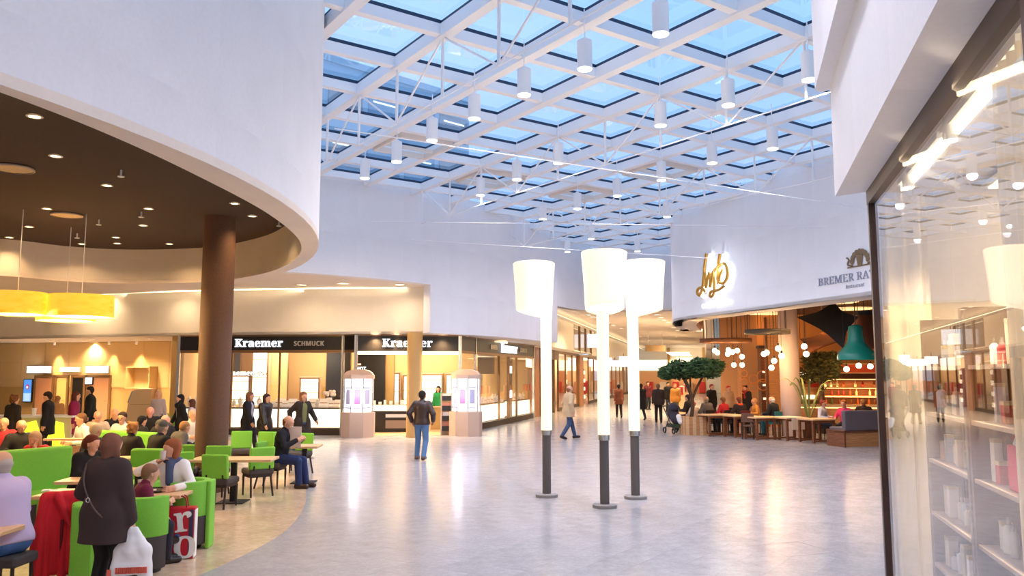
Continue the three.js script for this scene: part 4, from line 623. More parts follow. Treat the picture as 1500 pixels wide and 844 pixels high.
function person(o) {
  const near = o.near ?? false, cB = near ? 0.015 : 0.026, cG = near ? 0.013 : 0.021, cH = near ? 0.007 : 0.011, w = o.w ?? 1, sit = o.pose === 'sit';
  const t = thing('person', o.label, 'person', o.pos, o.face ?? 0, o.group); t.scale.setScalar((o.h ?? 1.72) / 1.75);
  const hy = o.hip ?? (sit ? 0.56 : 0.93), hip = V(0, hy, o.hipZ ?? 0), lean = o.lean ?? (sit ? 0.12 : 0.04), up = V(0, Math.cos(lean), Math.sin(lean)), fw = V(0, -Math.sin(lean), Math.cos(lean));
  const on = (u, x = 0, z = 0) => hip.clone().addScaledVector(up, u).addScaledVector(fw, z).add(V(x, 0, 0));
  const sw = o.female ? 0.155 : 0.175, stride = o.pose === 'walk' ? (o.stride ?? 0.24) : 0;
  const foot = o.feet ?? (sit ? [[-0.1, 0.08, 0.42], [0.1, 0.08, 0.42]] : [[-0.09, 0.08 + (stride ? 0.05 : 0), -stride], [0.09, 0.08, stride]]);
  const hand = o.hands ?? (sit ? [[-0.2, hy + 0.2, 0.32], [0.2, hy + 0.2, 0.32]] : [[-0.25, 0.86, 0.05 + stride * 0.8], [0.25, 0.86, 0.03 - stride * 0.8]]);
  const legs = [], arms = [];
  for (const k of [0, 1]) {
    const x = k ? 1 : -1, hp = hip.clone().add(V(0.088 * x, -0.02, 0)), [kn, an] = reach(hp, V(...foot[k]), 0.43, 0.43, V(0.05 * x, sit ? 0.6 : 0.1, 1));
    const sh = on(0.47, sw * x), [el, wr] = reach(sh, V(...hand[k]), 0.285, 0.26, V(0.6 * x, -0.5, -0.7)); legs.push([hp, kn, an]); arms.push([sh, el, wr]);
  }
  const neck = on(0.545, 0, -0.005), headAt = on(0.68, 0, 0.025 + (o.headFwd ?? 0));
  const torso = (g) => [B(on(0.0, -0.07), on(0, 0.07), 0.112 * w + g), B(on(0.2, -0.05), on(0.2, 0.05), 0.1 * w + g, undefined, 0.1), B(on(0.37, -0.07), on(0.37, 0.07), 0.108 * w + g, undefined, 0.09), B(on(0.46, -sw + 0.03), on(0.46, sw - 0.03), 0.064 + g, undefined, 0.07), B(on(0.02), on(0.4), 0.1 * w + g, undefined, 0.06), ...(o.belly ? [B(on(0.14, 0, 0.06), on(0.2, 0, 0.07), 0.12 + g, undefined, 0.08)] : [])];
  const arm = (g, k, end = 0) => { const [s, e, r] = arms[k], r2 = r.clone().addScaledVector(r.clone().sub(e).normalize(), -end); return [B(s, e, 0.054 + g, 0.045 + g, 0.05), B(e, r2, 0.045 + g, 0.033 + g, 0.02)]; };
  const leg = (g, k) => { const [h, kn, a] = legs[k]; return [B(h, kn, 0.086 + g, 0.06 + g, 0.05), B(kn, a, 0.06 + g, 0.043 + g * 1.4, 0.02)]; };
  // --- body: trunk and limbs, head with face, hands with fingers
  const gs = [sdfMesh([...torso(-0.012), B(on(0.5), headAt, 0.055, 0.052, 0.03), ...arm(-0.006, 0), ...arm(-0.006, 1), ...leg(-0.01, 0), ...leg(-0.01, 1)], cB)];
  const hq = new THREE.Quaternion().setFromEuler(new THREE.Euler(o.headPitch ?? 0, o.headYaw ?? 0, 0, 'YXZ')), hm = new THREE.Matrix4().compose(headAt, hq, V(1, 1, 1));
  const onHead = (g) => g.applyMatrix4(hm);
  const bald = o.hair === 'bald';
  gs.push(onHead(sdfMesh([B(V(0, 0.035, -0.018), V(0, 0.03, 0.012), 0.085, 0.082, 0.03), B(V(0, -0.02, 0.02), V(0, -0.075, 0.045), 0.068, 0.042, 0.05), B(V(0, 0.005, 0.09), V(0, -0.026, 0.105), 0.01, 0.014, 0.02), B(V(-0.08, 0.0, -0.005), V(-0.084, -0.03, 0.0), 0.014, 0.012, 0.012), B(V(0.08, 0.0, -0.005), V(0.084, -0.03, 0), 0.014, 0.012, 0.012), B(V(-0.035, 0.03, 0.075), V(0.035, 0.03, 0.075), 0.014, 0.014, 0.03), B(V(0, -0.06, 0), V(0, -0.14, -0.01), 0.05, 0.052, 0.04)], cH)));
  for (const k of [0, 1]) {
    const x = k ? 1 : -1, [, e, r] = arms[k], d = r.clone().sub(e).normalize(), nrm = V(-x, -0.15, 0.1).addScaledVector(d, -V(-x, -0.15, 0.1).dot(d)).normalize(), ww = d.clone().cross(nrm).multiplyScalar(x), c = o.grip ? 1.1 : 0.35, pr = [];
    const pt = (u, v, n2) => r.clone().addScaledVector(d, u).addScaledVector(ww, v).addScaledVector(nrm, n2);
    pr.push(B(pt(-0.03, 0, 0), pt(0.02, 0, 0), 0.03, 0.03), B(pt(0.02, -0.022, 0), pt(0.085, -0.026, 0), 0.016, 0.013, 0.02), B(pt(0.02, 0.02, 0), pt(0.085, 0.026, 0), 0.016, 0.013, 0.02), B(pt(0.02, 0, 0), pt(0.088, 0, 0), 0.018, 0.014, 0.02));
    [0.9, 1, 0.95, 0.75].forEach((l, q) => { const v = 0.031 - q * 0.021, a = pt(0.088, v, 0), m = a.clone().addScaledVector(d, Math.cos(c) * 0.042 * l).addScaledVector(nrm, Math.sin(c) * 0.042 * l), z = m.clone().addScaledVector(d, Math.cos(2 * c) * 0.04 * l).addScaledVector(nrm, Math.sin(2 * c) * 0.04 * l); pr.push(B(a, m, 0.0098, 0.009, 0.006), B(m, z, 0.009, 0.0075, 0.004)); });
    const ta = pt(0.025, 0.03, 0.006), tb = pt(0.055, 0.05, 0.022), tc = pt(0.085, 0.052, 0.032); pr.push(B(ta, tb, 0.014, 0.011, 0.012), B(tb, tc, 0.011, 0.009, 0.006));
    gs.push(sdfMesh(pr, near ? 0.0055 : 0.009));
  }
  const bodyMesh = part('body', gs.map((g) => g.toNonIndexed()), cloth(o.skin ?? SKIN, 's'), t);
  // --- face
  const f = (g) => onHead(g);
  part('eyes', [f(ball(0.0115, -0.033, 0.008, 0.08, 10)), f(ball(0.0115, 0.033, 0.008, 0.08, 10))], cloth('#3a2c28', 's'), bodyMesh);
  part('eyebrows', [f(bar([-0.05, 0.03, 0.078], [-0.018, 0.032, 0.09], 0.005, 6)), f(bar([0.05, 0.03, 0.078], [0.018, 0.032, 0.09], 0.005, 6))], cloth(bald ? '#8a6a55' : (o.hairColor ?? '#4a3020'), 'f'), bodyMesh);
  part('mouth', f(tube([[-0.024, -0.058, 0.083], [0, -0.06, 0.093], [0.024, -0.058, 0.083]], 0.005, 8, 6)), cloth('#a5574b', 's'), bodyMesh);
  if (o.glasses) part('glasses', [-1, 1].map((x) => f(new THREE.TorusGeometry(0.022, 0.003, 6, 16).translate(0.033 * x, 0.006, 0.097))), M.black, t);
  // --- hair or headwear
  const hs = o.hair ?? 'short', cap = [B(V(0, 0.045, -0.025), V(0, 0.042, 0.005), 0.095, 0.09, 0.03)], faceCut = [[0, -0.04, 0.105, 0.092, 0.9, 1.05]];
  let hp = null, cuts = [];
  if (hs === 'short') hp = [...cap, B(V(0, -0.01, -0.055), V(0, -0.05, -0.05), 0.066, 0.05, 0.04)];
  if (hs === 'thin') { hp = [B(V(0, 0.0, -0.05), V(0, -0.04, -0.05), 0.075, 0.06, 0.03), B(V(-0.07, 0.0, -0.02), V(-0.072, -0.02, 0), 0.022, 0.016), B(V(0.07, 0, -0.02), V(0.072, -0.02, 0), 0.022, 0.016)]; cuts = [[0, 1, 0.3, 0.045]]; }
  if (hs === 'bob') hp = [...cap, B(V(-0.055, 0.02, -0.03), V(-0.07, -0.1, -0.01), 0.052, 0.036), B(V(0.055, 0.02, -0.03), V(0.07, -0.1, -0.01), 0.052, 0.036), B(V(0, 0, -0.05), V(0, -0.1, -0.055), 0.08, 0.055)];
  if (hs === 'long') hp = [...cap, B(V(-0.06, 0.02, -0.03), V(-0.085, -0.24, 0.0), 0.05, 0.035), B(V(0.06, 0.02, -0.03), V(0.085, -0.24, 0.0), 0.05, 0.035), B(V(0, 0, -0.05), V(0, -0.27, -0.07), 0.08, 0.06)];
  if (hs === 'updo') hp = [...cap, B(V(0, 0.0, -0.06), V(0, -0.05, -0.055), 0.066, 0.05, 0.04), B(V(0, 0.01, -0.12), V(0, -0.03, -0.125), 0.05, 0.045, 0.03)];
  if (hs === 'curly') hp = [...cap, ...Array.from({ length: 14 }, (_, i) => { const a = i * 2.4, y = 0.12 - i * 0.014, q = V(Math.cos(a) * 0.075, y, -0.02 + Math.sin(a) * 0.075 - 0.01); return B(q, q, 0.034, 0.034, 0.02); })];
  if (hs === 'scarf') hp = [...cap, B(V(0, 0, -0.04), V(0, -0.14, -0.02), 0.09, 0.085), B(V(0, -0.13, 0.02), V(0, -0.2, 0.05), 0.075, 0.1)];
  if (hp) part(hs === 'scarf' ? 'headscarf' : 'hair', onHead(sdfMesh(hp, near ? 0.009 : 0.013, cuts, hs === 'thin' ? [] : faceCut)), cloth(o.hairColor ?? '#4a3020'), t);
  if (o.hat) part('flat_cap', onHead(sdfMesh([B(V(-0.03, 0.075, -0.03), V(0.03, 0.075, -0.03), 0.085, 0.085), B(V(0, 0.06, 0.02), V(0, 0.05, 0.1), 0.08, 0.045), B(V(0, 0.04, 0.09), V(0, 0.03, 0.135), 0.05, 0.04)], 0.01, [[0, -1, 0, -0.028]])), cloth(o.hat), t);
  // --- clothes
  const g1 = o.puffy ? 0.035 : o.coat ? 0.024 : 0.012, top = [...torso(g1), ...arm(g1, 0, 0.015), ...arm(g1, 1, 0.015), B(on(0.49), on(0.55), 0.062, 0.066, 0.04)];
  const hem = o.hem ?? (o.coat ? hy - 0.18 : hy - 0.04), skirtCuts = [];
  if (!sit && hem < hy - 0.05) { const fl = o.flare ?? 0.02; for (const x of [-1, 1]) top.push(B(on(0, 0.06 * x), V(0.075 * x, hem - 0.1, 0), 0.118 * w + g1, 0.12 * w + g1 + fl, 0.08)); if (stride) for (const k of [0, 1]) { const q = legs[k][0].clone().lerp(legs[k][1], Math.min(1, (hy - hem) / 0.45)); top.push(B(legs[k][0], q, 0.1 + g1, 0.085 + g1, 0.08)); } skirtCuts.push([0, -1, 0, -hem]); }
  else if (!sit) skirtCuts.push([0, -1, 0, -hem]);
  else skirtCuts.push([up.x * -1, -up.y, -up.z, -(hip.dot(up) - 0.05)]);
  if (o.open) part('shirt', sdfMesh(torso(0.012), cG, [[0, -1, 0, -(hy - 0.02)]]), cloth(o.open), t);
  part(o.coat ? 'coat' : 'top', sdfMesh(top, cG, skirtCuts, o.open ? [[0, hy + 0.25, 0.19, 0.13, 0.62, 3.4]] : []), cloth(o.top, o.leather ? 'l' : 'f'), t);
  part('trousers', sdfMesh([B(on(0.0, -0.065), on(0, 0.065), 0.112 * w), B(on(0.05, -0.055), on(0.05, 0.055), 0.104 * w, undefined, 0.06), ...leg(0.013, 0), ...leg(0.013, 1)], cG, [[0, -1, 0, -0.06], [up.x, up.y, up.z, hip.dot(up) + (sit ? 0.14 : 0.1)]]), cloth(o.legs ?? '#23222a'), t);
  for (const k of [0, 1]) {
    const [, kn, a] = legs[k], sh = a.clone().sub(kn).normalize(), lift = a.y - 0.08, tilt = o.tilt?.[k] ?? (lift > 0.03 && !sit ? -0.5 : 0);
    const dirF = V(0, Math.sin(tilt), Math.cos(tilt)), heel = a.clone().add(V(0, -0.035, -0.035)), toe = heel.clone().addScaledVector(dirF, 0.19); toe.y = Math.max(toe.y, 0.03);
    part('shoe', sdfMesh([B(heel, toe, 0.045, 0.037), B(a.clone().addScaledVector(sh, -(o.boots ? 0.2 : 0.02)), heel, 0.05, 0.045), B(heel.clone().add(V(0, -0.008, 0)), toe.clone().add(V(0, -0.004, 0)), 0.04, 0.04)], near ? 0.01 : 0.016, lift < 0.03 ? [[0, -1, 0, 0]] : []), cloth(o.shoes ?? '#241a17', 'l'), t);
  }
  if (o.scarf) part('scarf', sdfMesh([...Array.from({ length: 10 }, (_, i) => { const a = i * 0.628, b = a + 0.628, q = (c) => on(0.53 + 0.02 * Math.cos(c), Math.sin(c) * 0.085, Math.cos(c) * 0.075); return B(q(a), q(b), 0.04, 0.04, 0.02); }), B(on(0.5, 0.02, 0.1), on(0.28, 0.03, 0.15), 0.055, 0.045)], 0.013), cloth(o.scarf), t);
  return Object.assign(t, { arms, on });
}
// ================================================================ RESTAURANT
{
  // signs on the fascia: local u along the wall towards the viewer, v up
  const W0 = [6.95, 0, -29.7], W1 = [9.25, 0, -22.3], f = frameOf(W0, W1);
  const where = (px) => { let lo = -3, hi = 12; for (let k = 0; k < 40; k++) { const m = (lo + hi) / 2, p = f.p(m, 5.5, 0), q = 750 + F * p[0] / (-p[2] * Math.cos(PITCH) + (5.5 - EYE) * Math.sin(PITCH)); if (q < px) lo = m; else hi = m; } return lo; };
  const s = thing('script_sign', 'gold script sign with white back light on the restaurant fascia', 'sign', f.p(where(1050), 4.95, 0.04), f.th);
  const P = (zx, zy) => [(990 + zx / 7.03 - 1050) / 22.2, (435 - (350 + zy / 7.03)) / 41, 0];
  const strokes = [[[362, 135], [340, 250], [325, 380], [310, 480], [275, 560], [248, 520], [275, 478], [315, 500], [345, 545]], [[345, 335], [352, 420], [345, 500], [362, 440], [392, 330], [398, 420], [388, 510], [405, 440], [432, 330], [436, 440], [430, 560], [405, 600], [382, 570], [405, 540], [440, 545], [500, 530], [538, 505]], [[500, 175], [488, 240], [478, 320], [470, 420], [478, 480]], [[440, 330], [500, 295], [545, 285], [568, 350], [565, 430], [530, 480], [492, 460], [495, 400], [520, 330]]];
  const gold = [], back = [];
  for (const st of strokes) { gold.push(tube(st.map(([x, y]) => { const p = P(x, y); return [p[0], p[1], 0.12]; }), 0.055, 40, 8)); back.push(tube(st.map(([x, y]) => { const p = P(x + 26, y + 12); return [p[0], p[1], 0.03]; }), 0.085, 40, 8)); }
  part('gold_script', gold, M.gold, s); part('back_light', back, glow('#f4fbff', 1.7), s); lampPoint(s, [0.4, 0.9, 0.4], '#f4f8ff', 1.2, 1);
  const sub = part('subtitle', words('COFFEE|FOOD', 0.16, fontSans, 0.04), glow('#e9f6ff', 1.6), s); sub.scale.x = 1.25; sub.position.set(0.05, -0.3, 0.03);
  const r = thing('restaurant_sign', 'grey serif lettering with small brown crest on the restaurant fascia', 'sign', f.p(where(1198), 4.86, 0.012), f.th);
  const wt = words('BREMER RATSKELLER', 0.22, fontSerif, 0.02); wt.computeBoundingBox(); wt.translate(-wt.boundingBox.min.x, 0, 0).scale(1.18, 1, 1); part('lettering', wt, std('#9a9dab', 0.7), r);
  const st2 = words('Restaurant', 0.1, fontSerif, 0.01); st2.translate(1.5, -0.25, 0); part('small_lettering', st2, std('#9a9cab', 0.7), r);
  const cr = []; for (let k = 0; k < 9; k++) { const a = k / 8 * Math.PI; cr.push(new THREE.SphereGeometry(0.085, 10, 6).scale(1, 1, 0.25).translate(1.75 + Math.cos(a) * 0.3, 0.42 + Math.sin(a) * 0.24, 0.02)); } cr.push(new THREE.CylinderGeometry(0.14, 0.08, 0.3, 6).scale(1, 1, 0.2).translate(1.75, 0.42, 0.03)); cr.push(box(1.0, 0.035, 0.02, 1.75, 0.27, 0.01)); for (const q of [-1, 1]) cr.push(tube([[1.75 + q * 0.3, 0.3, 0.02], [1.75 + q * 0.48, 0.36, 0.02], [1.75 + q * 0.42, 0.48, 0.02], [1.75 + q * 0.5, 0.55, 0.02]], 0.025, 12, 6)); part('crest', cr, std('#7a6548', 0.6), r);

  // hanging wooden rings with bulbs
  const ringLamp = (px, D, y, rad, mat, label) => { const t = thing('hanging_ring', label, 'lamp frame', at(px, D, y), 0); part('ring', lathe([[rad * 0.72, 0], [rad, 0], [rad, 0.16], [rad * 0.72, 0.16], [rad * 0.72, 0]], 48), mat, t); for (let k = 0; k < 8; k++) { const a = k * 0.785; part('hanger', bar([Math.cos(a) * rad * 0.86, 0.16, Math.sin(a) * rad * 0.86], [Math.cos(a) * rad * 0.86, 4.95 - y, Math.sin(a) * rad * 0.86], 0.012, 5), M.darkWood, t); } };
  ringLamp(1063, 31.5, 3.42, 1.0, std('#7a4a2a', 0.6), 'brown wooden ring hung on rods over restaurant tables'); ringLamp(1124, 28.2, 3.6, 0.78, std('#4c4034', 0.6), 'dark grey ring hung beside the grey column');
  const gm = glow('#fff0cf', 3.2), gl = new THREE.SphereGeometry(0.1, 14, 10), sock = cyl(0.03, 0.04, 0.09, 0, 0.09, 0, 10);
  for (const [px, py, D] of [[1047, 514, 31], [1051, 517, 31.5], [1067, 513, 32], [1073, 516, 31], [1080, 514, 31.5], [1066, 519, 32], [1043, 533, 30.5], [1075, 535, 32], [1087, 535, 32], [1087, 523, 31], [1140, 511, 27.5], [1145, 522, 27], [1134, 529, 28], [1130, 539, 28.4], [1119, 519, 28.6], [1123, 517, 29], [1178, 508, 27], [1181, 519, 27], [1240, 541, 28], [1258, 536, 29], [1275, 537, 29]]) {
    const y = EYE + (548 - py) / F * D, t = thing('globe_lamp', 'small warm globe bulb hanging in the restaurant', 'lamp', at(px, D, y), 0, 'globe bulbs hanging in the restaurant'); part('bulb', gl, gm, t); part('socket', sock, M.darkWood, t); part('cord', bar([0, 0.17, 0], [0, 4.95 - y, 0], 0.006, 5), M.black, t); lampPoint(t, [0, 0, 0], '#ffca85', 1.8, 1);
  }
  // bells, sail, canopy
  const bell = (px, D, y, sc, mat, inner, label) => { const t = thing('bell_pendant', label, 'lamp', at(px, D, y), 0); part('shade', lathe([[0.56, 0.0], [0.55, 0.12], [0.5, 0.24], [0.36, 0.38], [0.26, 0.52], [0.22, 0.7], [0.2, 1.0], [0.06, 1.06], [0.001, 1.06]].map(([a, b]) => [a * sc, b * sc]), 40), mat, t); part('inside', lathe([[0.54 * sc, 0.01], [0.47 * sc, 0.22 * sc], [0.2 * sc, 0.4 * sc], [0.001, 0.41 * sc]], 32), inner, t); part('cord', bar([0, 1.05 * sc, 0], [0, 4.95 - y, 0], 0.015, 6), M.black, t); return t; };
  bell(1255, 24, 2.62, 1.0, std('#0f7d6c', 0.25), std('#0f7d6c', 0.25), 'large glossy teal bell pendant in the restaurant');
  { const t = thing('cone_lamp', 'rust brown conical shade with black top behind teal bell', 'lamp', at(1268, 26.6, 3.05), 0); part('shade', lathe([[0.62, 0], [0.5, 0.5], [0.32, 1.0], [0.3, 1.15], [0.001, 1.15]], 32), std('#6b3a20', 0.7), t); part('top', cyl(0.31, 0.31, 0.14, 0, 1.1, 0, 28), M.black, t); part('cord', bar([0, 1.2, 0], [0, 1.9, 0], 0.015, 6), M.black, t); }
  const sail = (pts, mat, label) => { // saddle of cloth with concave edges, 3 cm thick
    const [a, b, c, d] = pts.map((p) => V3(...p)), n = 14, g = new THREE.BufferGeometry(), pos = [], ix = [];
    const grid = (th) => { for (let i = 0; i <= n; i++) for (let j = 0; j <= n; j++) { const u = i / n, v = j / n, k = 0.22 * (4 * u * (1 - u) * (1 - 2 * Math.abs(v - 0.5)) * 0), e = 1 - 0.2 * (Math.sin(u * Math.PI) * Math.abs(2 * v - 1) + Math.sin(v * Math.PI) * Math.abs(2 * u - 1)), p = a.clone().multiplyScalar((1 - u) * (1 - v)).addScaledVector(b, u * (1 - v)).addScaledVector(c, u * v).addScaledVector(d, (1 - u) * v), m = a.clone().add(b).add(c).add(d).multiplyScalar(0.25); p.lerp(m, 1 - e); pos.push(p.x, p.y + th + k, p.z); } };
    grid(0); grid(0.03); const N = (n + 1) * (n + 1); for (let i = 0; i < n; i++) for (let j = 0; j < n; j++) { const q = i * (n + 1) + j; ix.push(q, q + 1, q + n + 1, q + 1, q + n + 2, q + n + 1, N + q, N + q + n + 1, N + q + 1, N + q + 1, N + q + n + 1, N + q + n + 2); }
    g.setAttribute('position', new THREE.Float32BufferAttribute(pos, 3)); g.setIndex(ix); g.computeVertexNormals(); worldUV(g); const t = thing('sail', label, 'awning'); part('cloth', g, mat, t); for (const p of pts) part('tether', bar(p, [p[0], 4.94, p[2]], 0.012, 5), M.black, t);
  };
  const V3 = (x, y, z) => new THREE.Vector3(x, y, z), ah = (px, py, D) => at(px, D, EYE + (548 - py) / F * D);
  sail([ah(1168, 466, 26.5), ah(1221, 443, 26.2), ah(1257, 466, 25), ah(1236, 512, 25)], std('#14110f', 0.7), 'black stretched fabric sail under the restaurant ceiling');
  sail([ah(1172, 498, 29.5), ah(1205, 488, 30.5), ah(1240, 498, 29), ah(1180, 522, 28)], std('#8a4a22', 0.8), 'rust orange fabric canopy under the black sail');
  // amber ceiling panels added to warm and brighten the restaurant
  for (const [x, z] of [[12, -30], [16, -24], [11.5, -35.5], [14, -33]]) { const t = thing('added_restaurant_light', 'added amber ceiling panel brightening the restaurant', 'lamp', [x, 4.88, z], 0, 'added amber panels over the restaurant'); part('diffuser', cyl(1.0, 1.0, 0.02, 0, 0, 0, 32), glow('#ffc680', 1.0), t); part('rim', lathe([[1.0, 0.01], [1.06, 0.01], [1.06, 0.05], [1.0, 0.05]], 32), M.darkWood, t); lampArea(t, [0, -0.02, 0], [x, 0, z], 1.8, 1.8, '#ffbb70', 6); }
  for (const [px, py] of [[1104, 449], [1171, 450], [1191, 451], [1195, 446], [1240, 436]]) { const p = ah(px, py, 27); downlight(p[0], 4.95, p[2], 'small downlight in the brown restaurant ceiling', 'downlights in the restaurant ceiling', '#ffd090', emWarm, 12, 1); }
  { const t = thing('ceiling_light_bar', 'long slanting white light bar on the corridor ceiling', 'lamp', [along(CR, 9)[0] - 0.4, L1 - 0.06, along(CR, 9)[1]], -az); part('tube', box(0.4, 0.06, 17), glow('#fff0cc', 2.2), t); part('tray', box(0.5, 0.03, 17.1, 0, 0.045, 0), M.white1, t); lampArea(t, [0, -0.04, 0], [t.position.x, 0, t.position.z], 0.4, 17, '#ffe9c4', 4); }

  // back bar with bottles
  const bb = thing('back_bar', 'tall back bar with lit shelves and orange band', 'bar', at(1262, 33), -0.2);
  part('carcass', [box(3.0, 2.6, 0.08, 0, 1.3, -0.25), box(0.1, 2.6, 0.5, -1.5, 1.3, 0), box(0.1, 2.6, 0.5, 1.5, 1.3, 0)], M.walnut, bb); part('header', box(3.1, 0.34, 0.5, 0, 2.42, 0.02), std('#e8582a', 0.6), bb); for (const y of [2.24, 2.61]) part('header_trim', box(3.14, 0.05, 0.54, 0, y, 0.02), M.oak, bb);
  for (const y of [0.95, 1.3, 1.65, 2.0]) { part('shelf', box(2.9, 0.04, 0.42, 0, y, 0), M.warmWood, bb); part('shelf_light', box(2.8, 0.02, 0.03, 0, y - 0.03, 0.2), glow('#ffd58a', 2.4), bb); }
  lampArea(bb, [0, 1.5, 0.3], [0, 1.2, 0], 2.8, 1, '#ffc070', 5);
  const bcol = ['#6b3a1c', '#d8c9a0', '#3f5a2a', '#a8521e', '#efe6d0', '#8a1f1f'], bname = ['brown', 'pale', 'green', 'amber', 'cream', 'red'];
  const bottle = lathe([[0.001, 0], [0.045, 0], [0.045, 0.16], [0.018, 0.2], [0.018, 0.27], [0.001, 0.27]], 12);
  for (const y of [0.97, 1.32, 1.67]) for (let k = 0; k < 12; k++) { if (rnd() < 0.2) continue; const c = Math.floor(rnd() * 6), x = -1.3 + k * 0.235 + rr(-0.04, 0.04), th = -0.2, p = [bb.position.x + Math.cos(th) * x, y, bb.position.z - Math.sin(th) * x], t = thing('bar_bottle', bname[c] + ' bottle on the lit back bar shelves', 'bottle', p, 0, bname[c] + ' bottles on the back bar'); part('glass_body', bottle, std(bcol[c], 0.25), t); part('stopper', cyl(0.02, 0.02, 0.04, 0, 0.265, 0, 8), M.gold, t); }
  { const t = thing('bar_counter', 'long wooden bar counter with lit front edge', 'counter', at(1240, 30.8), -0.2); part('front', box(4.2, 0.95, 0.1, 0, 0.475, 0.3), M.warmWood, t); part('counter_top', rbox(4.4, 0.08, 0.8, 0.02, 0, 1.0, 0), M.oak, t); part('light_edge', box(4.1, 0.04, 0.03, 0, 0.93, 0.36), glow('#ffcf7a', 2), t); for (const x of [-2, 0, 2]) part('rib', box(0.08, 0.9, 0.04, x, 0.46, 0.37), M.walnut, t); }
  { const t = thing('service_shelf', 'lit wooden shelf unit behind the palm', 'shelves', at(1186, 34.6), 0); part('frame', [box(0.08, 2.3, 0.4, -0.7, 1.15, 0), box(0.08, 2.3, 0.4, 0.7, 1.15, 0), box(1.4, 2.3, 0.05, 0, 1.15, -0.2)], M.warmWood, t); for (let k = 0; k < 4; k++) { part('shelf', box(1.36, 0.04, 0.36, 0, 0.6 + k * 0.5, 0), M.oak, t); part('lit_tray', box(0.5, 0.16, 0.2, -0.3 + (k % 3) * 0.3, 0.72 + k * 0.5, 0), k % 2 ? litWarm : std('#c23a2a', 0.6), t); } }
  { const t = thing('tall_cabinet', 'dark brown tall cabinet past the grey column', 'cabinet', at(1127, 36.4), 0); part('body', box(0.75, 3.4, 0.4, 0, 1.7, 0), M.walnut, t); for (const y of [1.1, 1.7, 2.3]) part('lit_shelf', box(0.6, 0.08, 0.06, 0, y, 0.22), litWarm, t); part('cornice', box(0.85, 0.12, 0.48, 0, 3.42, 0), M.darkWood, t); }
  { const t = thing('amber_panel', 'plain amber wood panel between tall cabinet and column', 'panel', at(1142, 34), 0); part('panel_face', box(0.9, 4.6, 0.1, 0, 2.3, 0), M.warmWood, t); part('side', box(0.08, 4.6, 0.16, -0.45, 2.3, 0), M.walnut, t); }
  { const t = thing('wire_screen', 'curled orange wire decoration screen beyond the tables', 'screen', at(1106, 34.5), 0); for (let k = 0; k < 7; k++) part('curl', new THREE.TorusGeometry(0.14 + (k % 3) * 0.05, 0.02, 6, 18).translate(-0.4 + (k % 3) * 0.4, 1.5 + k * 0.12, 0), std('#e2863a', 0.5), t); for (const x of [-0.6, 0.6]) part('post', box(0.14, 3.2, 0.14, x, 1.6, 0), M.warmWood, t); }
  { const t = thing('wall_screen', 'small white screen on the corridor side wall', 'screen', at(1107, 38, 2.75), -0.9); part('casing', box(0.9, 0.6, 0.08), M.nearBlack, t); part('display', box(0.84, 0.54, 0.01, 0, 0, 0.045), litWhite, t); }

  // tables and seats on the terrace edge
  const frameTable = (px, D, w2, turn, label, h2 = 0.76) => { const t = thing('terrace_table', label, 'table', at(px, D), turn); part('tabletop', rbox(w2, 0.05, 0.75, 0.012, 0, h2 - 0.025, 0), M.oak, t); for (const x of [-1, 1]) for (const z of [-1, 1]) part('leg', box(0.07, h2 - 0.05, 0.07, x * (w2 / 2 - 0.06), (h2 - 0.05) / 2, z * 0.31), M.walnut, t); part('apron', [box(w2 - 0.18, 0.07, 0.04, 0, h2 - 0.09, 0.31), box(w2 - 0.18, 0.07, 0.04, 0, h2 - 0.09, -0.31)], M.walnut, t); part('foot_rail', [box(w2 - 0.18, 0.05, 0.05, 0, 0.06, 0.31), box(w2 - 0.18, 0.05, 0.05, 0, 0.06, -0.31)], M.walnut, t); return t; };
  frameTable(1052, 29.2, 1.25, 0.35, 'long wooden terrace table beside the plank planter'); frameTable(1084, 28.5, 0.95, 0.35, 'short wooden terrace table before person in orange scarf'); frameTable(1117, 27.5, 1.05, 0.38, 'wooden terrace table beside teal chair'); frameTable(1159, 27.2, 0.95, 0.38, 'wooden frame table with pale cloth in front of column'); frameTable(1197, 26.3, 0.95, 0.38, 'wooden frame table next to grey sofa');
  { const p = at(1158, 27.2), t = thing('table_cloth', 'pale cloth draped on the frame table before the column', 'cloth', [p[0], 0.762, p[2]], 0.38); part('cloth_top', rbox(0.6, 0.02, 0.8, 0.008, 0, 0.0, 0), std('#e6d3b4', 0.9), t); part('cloth_drop', [-0.2, -0.07, 0.07, 0.2].map((x) => rbox(0.13, 0.4, 0.03, 0.012, x, -0.2, 0.4)), std('#e6d3b4', 0.9), t); }
  const chairT = (px, D, turn, seatMat, label) => { const t = thing('terrace_chair', label, 'chair', at(px, D), turn); part('seat', rbox(0.44, 0.06, 0.44, 0.02, 0, 0.45, 0), seatMat, t); part('backrest', rbox(0.42, 0.3, 0.05, 0.02, 0, 0.72, -0.21), seatMat, t); for (const x of [-1, 1]) { part('leg', bar([x * 0.19, 0, 0.19], [x * 0.18, 0.44, 0.18], 0.02, 6), M.darkWood, t); part('leg', bar([x * 0.19, 0, -0.22], [x * 0.18, 0.86, -0.2], 0.02, 6), M.darkWood, t); } };
  chairT(1037, 30.4, Math.PI + 0.4, M.darkWood, 'dark terrace chair under the grey clothed diner'); chairT(1063, 30.2, Math.PI + 0.4, M.darkWood, 'dark terrace chair behind the red clothed diner'); chairT(1088, 29.8, Math.PI + 0.3, std('#5a1f22', 0.6), 'dark red terrace chair with its back to the hall'); chairT(1098, 27.6, Math.PI - 0.5, std('#6a4632', 0.6), 'brown slatted terrace chair turned sideways'); chairT(1134, 28.9, Math.PI / 2 + 2.2, std('#1f6f78', 0.5), 'teal terrace chair under the black clothed man');
